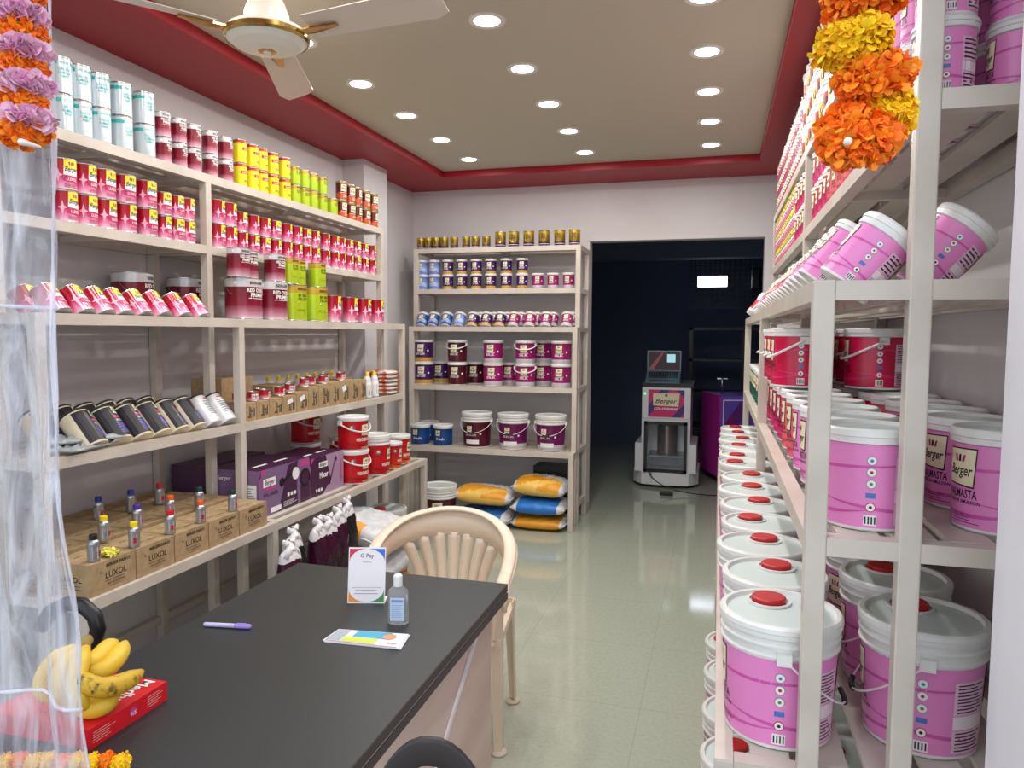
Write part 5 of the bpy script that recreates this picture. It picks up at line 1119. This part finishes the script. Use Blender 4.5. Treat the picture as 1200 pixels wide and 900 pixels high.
# clear PVC curtain strip
def pvc():
    m = bpy.data.materials.new('clear_pvc'); m.use_nodes = True; nt = m.node_tree; L = nt.links; out = nt.nodes['Material Output']; b = nt.nodes['Principled BSDF']
    b.inputs['Base Color'].default_value = (.80, .82, .92, 1); b.inputs['Roughness'].default_value = .12; b.inputs['Specular IOR Level'].default_value = .9
    tr = nt.nodes.new('ShaderNodeBsdfTransparent'); tr.inputs[0].default_value = (.95, .95, .98, 1); mx = nt.nodes.new('ShaderNodeMixShader')
    tc = nt.nodes.new('ShaderNodeTexCoord'); mp = nt.nodes.new('ShaderNodeMapping'); mp.inputs['Scale'].default_value = (30, 30, 5); n = nt.nodes.new('ShaderNodeTexNoise'); n.inputs['Scale'].default_value = 1; n.inputs['Detail'].default_value = 5; n.inputs['Distortion'].default_value = 1.2
    mr = nt.nodes.new('ShaderNodeMapRange'); mr.inputs[1].default_value = .38; mr.inputs[2].default_value = .72; mr.inputs[3].default_value = .2; mr.inputs[4].default_value = .7
    bp = nt.nodes.new('ShaderNodeBump'); bp.inputs['Strength'].default_value = .9; bp.inputs['Distance'].default_value = .012
    L.new(tc.outputs['Object'], mp.inputs[0]); L.new(mp.outputs[0], n.inputs[0]); L.new(n.outputs[0], mr.inputs[0]); L.new(mr.outputs[0], mx.inputs[0]); L.new(n.outputs[0], bp.inputs['Height']); L.new(bp.outputs[0], b.inputs['Normal'])
    L.new(tr.outputs[0], mx.inputs[1]); L.new(b.outputs[0], mx.inputs[2]); L.new(mx.outputs[0], out.inputs[0]); return m
pv = pvc(); CY = .90
t = thing('curtain_strip', 'clear wrinkled plastic curtain hanging at the left edge of the entrance', 'curtain', (-.75, CY, 0))
xt = at(57, 150, 1, CY); xb = at(106, 900, 1, CY); g = G(); V = []; nu, nv_ = 60, 90
zt_, zb_ = 2.42, .5
def edge(z): return xt.x+(xb.x-xt.x)*((xt.z-z)/(xt.z-xb.z))+.004*math.sin(z*19)+.003*math.sin(z*7+1)
for j in range(nv_+1):
    z = zb_+(zt_-zb_)*j/nv_; xe = edge(z)
    for i in range(nu+1):
        s = i/nu; x = xe-.42*(1-s); y = CY+.018*math.sin(x*42+1.5*math.sin(z*2))+.007*math.sin(x*95+z*5)+.004*math.sin(z*23+x*30); V.append((x+.75, y-CY, z))
g.add(V, [(j*(nu+1)+i, j*(nu+1)+i+1, (j+1)*(nu+1)+i+1, (j+1)*(nu+1)+i) for j in range(nv_) for i in range(nu)], pv, True); g.build('plastic_sheet', t)
pe = bpy.data.materials.new('clear_pvc_hem'); pe.use_nodes = True; nt = pe.node_tree; tr = nt.nodes.new('ShaderNodeBsdfTransparent'); mx = nt.nodes.new('ShaderNodeMixShader'); mx.inputs[0].default_value = .5; b = nt.nodes['Principled BSDF']; b.inputs['Base Color'].default_value = (.85, .86, .95, 1); b.inputs['Roughness'].default_value = .15
nt.links.new(tr.outputs[0], mx.inputs[1]); nt.links.new(b.outputs[0], mx.inputs[2]); nt.links.new(mx.outputs[0], nt.nodes['Material Output'].inputs[0])
g = G(); P = []
for j in range(0, nv_+1, 2):
    z = zb_+(zt_-zb_)*j/nv_; x = edge(z); P.append((x+.75-.004, .018*math.sin(x*42+1.5*math.sin(z*2)), z))
g.tube(P, .0045, pe, 8, r2=.002); g.build('side_hem', t)
for pyy in (822, 362):
    zf = at(60, pyy, 1, CY).z; g = G(); P = [(edge(zf)+.75-.42*(i/20), .018*math.sin((edge(zf)-.42*i/20)*42+1.5*math.sin(zf*2)), zf+.02*i/20) for i in range(21)]; g.tube(P, .003, pe, 8); g.build('fold_crease', t)
# ================================================================= REAR ROOM THINGS
mgrey = mat('machine_white', (236, 238, 242), .35); mdark = mat('machine_black', (22, 20, 26), .35)
MY = 7.28; a = at(741, 560, 1, MY); b = at(818, 560, 1, MY); mx_ = (a.x+b.x)/2; mw_ = b.x-a.x; zt3 = at(780, 447, 1, MY).z; zs = at(780, 520, 1, MY).z
t = thing('tinting_machine', 'white colour tinting machine with branded front panel in the rear room', 'machine', (mx_, MY+.35, 0))
g = G(); n = 14; w = mw_/2; V = []; prof = []
for i in range(n+1): s = -1+2*i/n; prof.append((w*s, -.35-.05*math.cos(s*PI/2)+(.12*max(0, abs(s)-.75)/.25)))
prof += [(w, .3), (-w, .3)]; N = len(prof)
cz0, cz1 = at(780, 553, 1, MY).z, at(780, 494, 1, MY).z; cw = (at(801, 520, 1, MY).x-at(751, 520, 1, MY).x)/2
g.add([(x, y, .03) for x, y in prof]+[(x, y, cz0) for x, y in prof], [(k, (k+1) % N, N+(k+1) % N, N+k) for k in range(N)]+[tuple(range(N, 2*N))], mgrey)
for sx in (-1, 1): g.box(sx*cw, -.36, cz0, sx*w*.93, .3, zs, mgrey)
g.box(-cw, .0, cz0, cw, .3, cz1, mgrey); w2 = (at(806, 470, 1, MY).x-at(749, 470, 1, MY).x)/2; g.box(-w2, -.36, cz1, w2, .3, cz1+.03, mgrey)
for sx in (-1, 1): g.box(sx*cw, -.36, zs, sx*w2, .3, cz1, mgrey)
g.build('cabinet', t)
g = G(); g.box(-w2, -.37, cz1+.03, w2, .28, zt3-.06, mgrey); g.box(-w2*1.02, -.3, zt3-.06, w2*1.1, .3, zt3-.02, mdark); g.build('head_unit', t, .004)
g = G(); fw = .028
g.box(-cw, -.40, cz0, -cw+fw, -.36, cz1, mdark); g.box(cw-fw, -.40, cz0, cw, -.36, cz1, mdark); g.box(-cw, -.40, cz0, cw, -.36, cz0+fw, mdark); g.box(-cw, -.40, cz1-fw, cw, -.36, cz1, mdark); g.build('bay_frame', t)
g = G(); g.box(-cw+.03, -.33, cz0+.14, cw-.03, 0, cz0+.155, mat('tray_steel', (130, 140, 142), .3, .5)); g.build('tray', t)
g = G(); g.lathe([(.1, cz0+.155), (.1, cz1-.06)], mat('canister_steel', (150, 140, 140), .3, .6), 24, (0, -.08)); g.build('canister', t)
g = G(); pw = w2*.74; z0, z1 = cz1+.045, zt3-.08; mp = planemap((0, -.372, 0), (1, 0, 0), (0, 0, 1)); m2 = planemap((0, -.372, 0), (1, 0, 0), (0, 0, 1), .0018); m3 = planemap((0, -.372, 0), (1, 0, 0), (0, 0, 1), .003); H = z1-z0
g.rect(mp, -pw, pw, z0, z1, mat('panel_magenta', (214, 30, 110), .3), 1); vi = mat('panel_violet', (70, 30, 120), .3)
for P in ([(-pw, z0), (-pw, z0+H*.4), (-pw*.3, z1), (pw*.2, z1)], [(pw*.3, z0), (pw, z0+H*.5), (pw, z0+H*.2), (pw*.8, z0)], [(pw*.6, z1), (pw, z1), (pw, z0+H*.7)]): g.poly(m2, P, vi)
g.poly(m3, [(-pw*.72, z0+H*.42), (pw*.68, z0+H*.4), (pw*.74, z0+H*.88), (-pw*.74, z0+H*.86)], cream); m4 = planemap((0, -.372, 0), (1, 0, 0), (0, 0, 1), .0045)
g.text(m4, 'Berger', 0, z0+H*.58, H*.17, black, .3, .01, w=pw*1.2); g.text(m4, 'COLORBANK', 0, z0+H*.3, H*.085, inkw, 0, .03, w=pw*1.35); g.disc(m4, 0, z0+H*.8, H*.05, mat('print_magenta', (170, 24, 96), .4)); g.build('sign_panel', t)
g = G(); g.disc(m4, -w2*.88, zt3-.12, .008, mat('status_green', (90, 255, 140), .5, emit=2)); g.build('status_light', t)
# laptop
p = at(776, 444, 1, MY+.0); t = thing('laptop', 'open silver laptop standing on the tinting machine', 'laptop', (p.x, MY+.12, zt3-.0195), 0)
slv = mat('laptop_shell', (120, 150, 166), .35, .3); g = G(); T = Matrix.Translation((0, 0, .05)) @ Matrix.Rotation(math.radians(28), 4, 'X'); g.box(-.165, -.11, 0, .165, .11, .012, slv, T); kbm = lambda u, v: tuple(T @ Vector((u, v, .0132)))
for r_ in range(5):
    for c_ in range(13): g.poly(kbm, [(-.14+c_*.0217, -.03+r_*.024), (-.123+c_*.0217, -.03+r_*.024), (-.123+c_*.0217, -.01+r_*.024), (-.14+c_*.0217, -.01+r_*.024)], mdark)
g.build('keyboard_base', t); g = G(); T2 = T @ Matrix.Translation((0, .112, .006)) @ Matrix.Rotation(math.radians(65), 4, 'X'); g.box(-.165, 0, -.008, .165, .205, 0, slv, T2)
sc = lambda u, v: tuple(T2 @ Vector((u, v, .0012))); scr = mat('screen_dark', (40, 26, 30), .3, emit=.6); g.poly(sc, [(-.155, .01), (.155, .01), (.155, .195), (-.155, .195)], scr)
sc2 = lambda u, v: tuple(T2 @ Vector((u, v, .002))); g.poly(sc2, [(-.15, .02), (-.02, .19), (.0, .19), (-.1, .02)], mat('screen_red', (120, 60, 60), .3, emit=.5)); g.poly(sc2, [(.03, .09), (.11, .09), (.11, .17), (.03, .17)], mat('screen_cyan', (150, 200, 214), .3, emit=.8)); g.build('screen', t)
g = G(); g.box(-.12, -.08, 0, .12, .1, .03, mdark); g.build('riser', t)
# purple cabinet
xl = at(839, 500, 1, 7.3).x; zc1 = at(845, 466, 1, 7.3).z; zc0 = .08
t = thing('display_cabinet', 'purple cabinet with branded picture panel beside the tinting machine', 'cabinet', (xl+.24, 7.9, 0), .30); mgp = mat('cabinet_magenta', (190, 40, 160), .35); vip = mat('cabinet_violet', (110, 84, 190), .35)
g = G(); g.box(-.3, -.3, zc0, .32, .3, zc1, vip); g.box(-.315, -.3, zc0, -.3, .32, zc1, mgp); g.build('cabinet_body', t)
g = G(); mp = planemap((0, -.301, 0), (1, 0, 0), (0, 0, 1)); m2 = planemap((0, -.301, 0), (1, 0, 0), (0, 0, 1), .002); m3 = planemap((0, -.301, 0), (1, 0, 0), (0, 0, 1), .003); za_, zb2 = zc1-.30, zc1-.04
g.rect(mp, -.28, .3, za_, zb2, inkw, 1); g.rect(m2, -.27, .29, za_+.01, zb2-.01, vip, 1); g.poly(m2, [(-.27, za_+.01), (-.1, zb2-.01), (.02, zb2-.01), (-.12, za_+.01)], MATS['panel_magenta']); g.poly(m3, [(.1, za_+.09), (.27, za_+.09), (.27, zb2-.05), (.1, zb2-.05)], cream); g.text(planemap((0, -.301, 0), (1, 0, 0), (0, 0, 1), .004), 'Berger', .185, za_+.14, .04, black, .3, .01, w=.14); g.build('picture_panel', t)
for sx in (-.24, .26): g = G(); g.lathe([(.0001, 0), (.03, .01), (.035, .04), (.02, .08)], white_pl, 12, (sx, -.22)); g.build('foot', t)
g = G(); g.tube([(0, 0, 0), (0, 0, .2)], .012, chrome, 8); g.bar((-.05, 0, .15), (.05, 0, .15), .012, .01, chrome); o = g.build('hook_stand'); o.location = (xl+.05, 7.85, zc1); tag(o, 'thin metal hook stand on the purple cabinet', 'stand')
# cables
g = G(); P = bez([(mx_-.12, MY-.09, cz0-.02), (mx_-.2, MY-.22, .3), (mx_-.1, MY-.3, .02), (mx_+.05, MY-.35, .008), (mx_+.45, MY-.3, .008), (mx_+.9, MY-.2, .008)], 24); g.tube(P, .005, mdark, 6); g.box(mx_-.02, MY-.38, .002, mx_+.1, MY-.3, .03, mdark); tag(g.build('power_cable'), 'black power cable with adapter lying before the tinting machine', 'cable')
# light panel, grille, dark shelving on far wall
a = at(818, 324, 1, 10.25); b = at(852, 336, 1, 10.25); t = thing('light_panel', 'bright rectangular light panel on the far wall of the rear room', 'light', ((a.x+b.x)/2, 10.24, (a.z+b.z)/2)); w = (b.x-a.x)/2; h = (a.z-b.z)/2
g = G(); g.box(-w-.02, 0, -h-.02, w+.02, .05, h+.02, mdark); g.build('housing', t); g = G(); g.box(-w, -.01, -h, w, 0, h, mat('lamp_diffuser', (230, 238, 255), .5, emit=5)); g.build('diffuser', t)
a = at(810, 299, 1, 10.28); b = at(884, 361, 1, 10.28); g = G(); nx, nz = 13, 10
for i in range(nx+1): x = a.x+(b.x-a.x)*i/nx; g.box(x-.006, 10.26, b.z, x+.006, 10.272, a.z, mdark)
for i in range(nz+1): z = b.z+(a.z-b.z)*i/nz; g.box(a.x, 10.272, z-.006, b.x, 10.284, z+.006, mdark)
tag(g.build('window_grille'), 'black square-mesh window grille around the light panel', 'grille')
a = at(881, 314, 1, 9.9); b = at(891, 340, 1, 9.9); t = thing('wall_speaker', 'black loudspeaker mounted beside the window grille', 'speaker', ((a.x+b.x)/2, 9.95, (a.z+b.z)/2)); g = G(); w = (b.x-a.x)/2; h = (a.z-b.z)/2; g.box(-w, -.1, -h, w, .15, h, mdark); g.build('enclosure', t, .02); g = G(); g.tube([(0, .1, 0), (0, .345, .02)], .015, mdark, 8); g.build('bracket', t)
t = thing('storage_shelf', 'black steel shelf unit in the dark rear room behind the cabinet', 'shelf', (.1, 9.2, 0)); zt4 = at(860, 384, 1, 9.2).z; x0 = at(808, 400, 1, 9.2).x-.1
for x in (x0, x0+.62, 1.2):
    for y in (-.02, .4): g = G(); g.box(x, y, 0, x+.04, y+.04, zt4, mdark); g.build('upright', t)
for z in (.4, .8, 1.2, zt4): g = G(); g.box(x0, -.02, z-.03, 1.24, .44, z, mdark); g.build('shelf', t)
for o in bpy.data.objects:
    if o.name.startswith('spice_packet'): o.name = 'powder_packet'
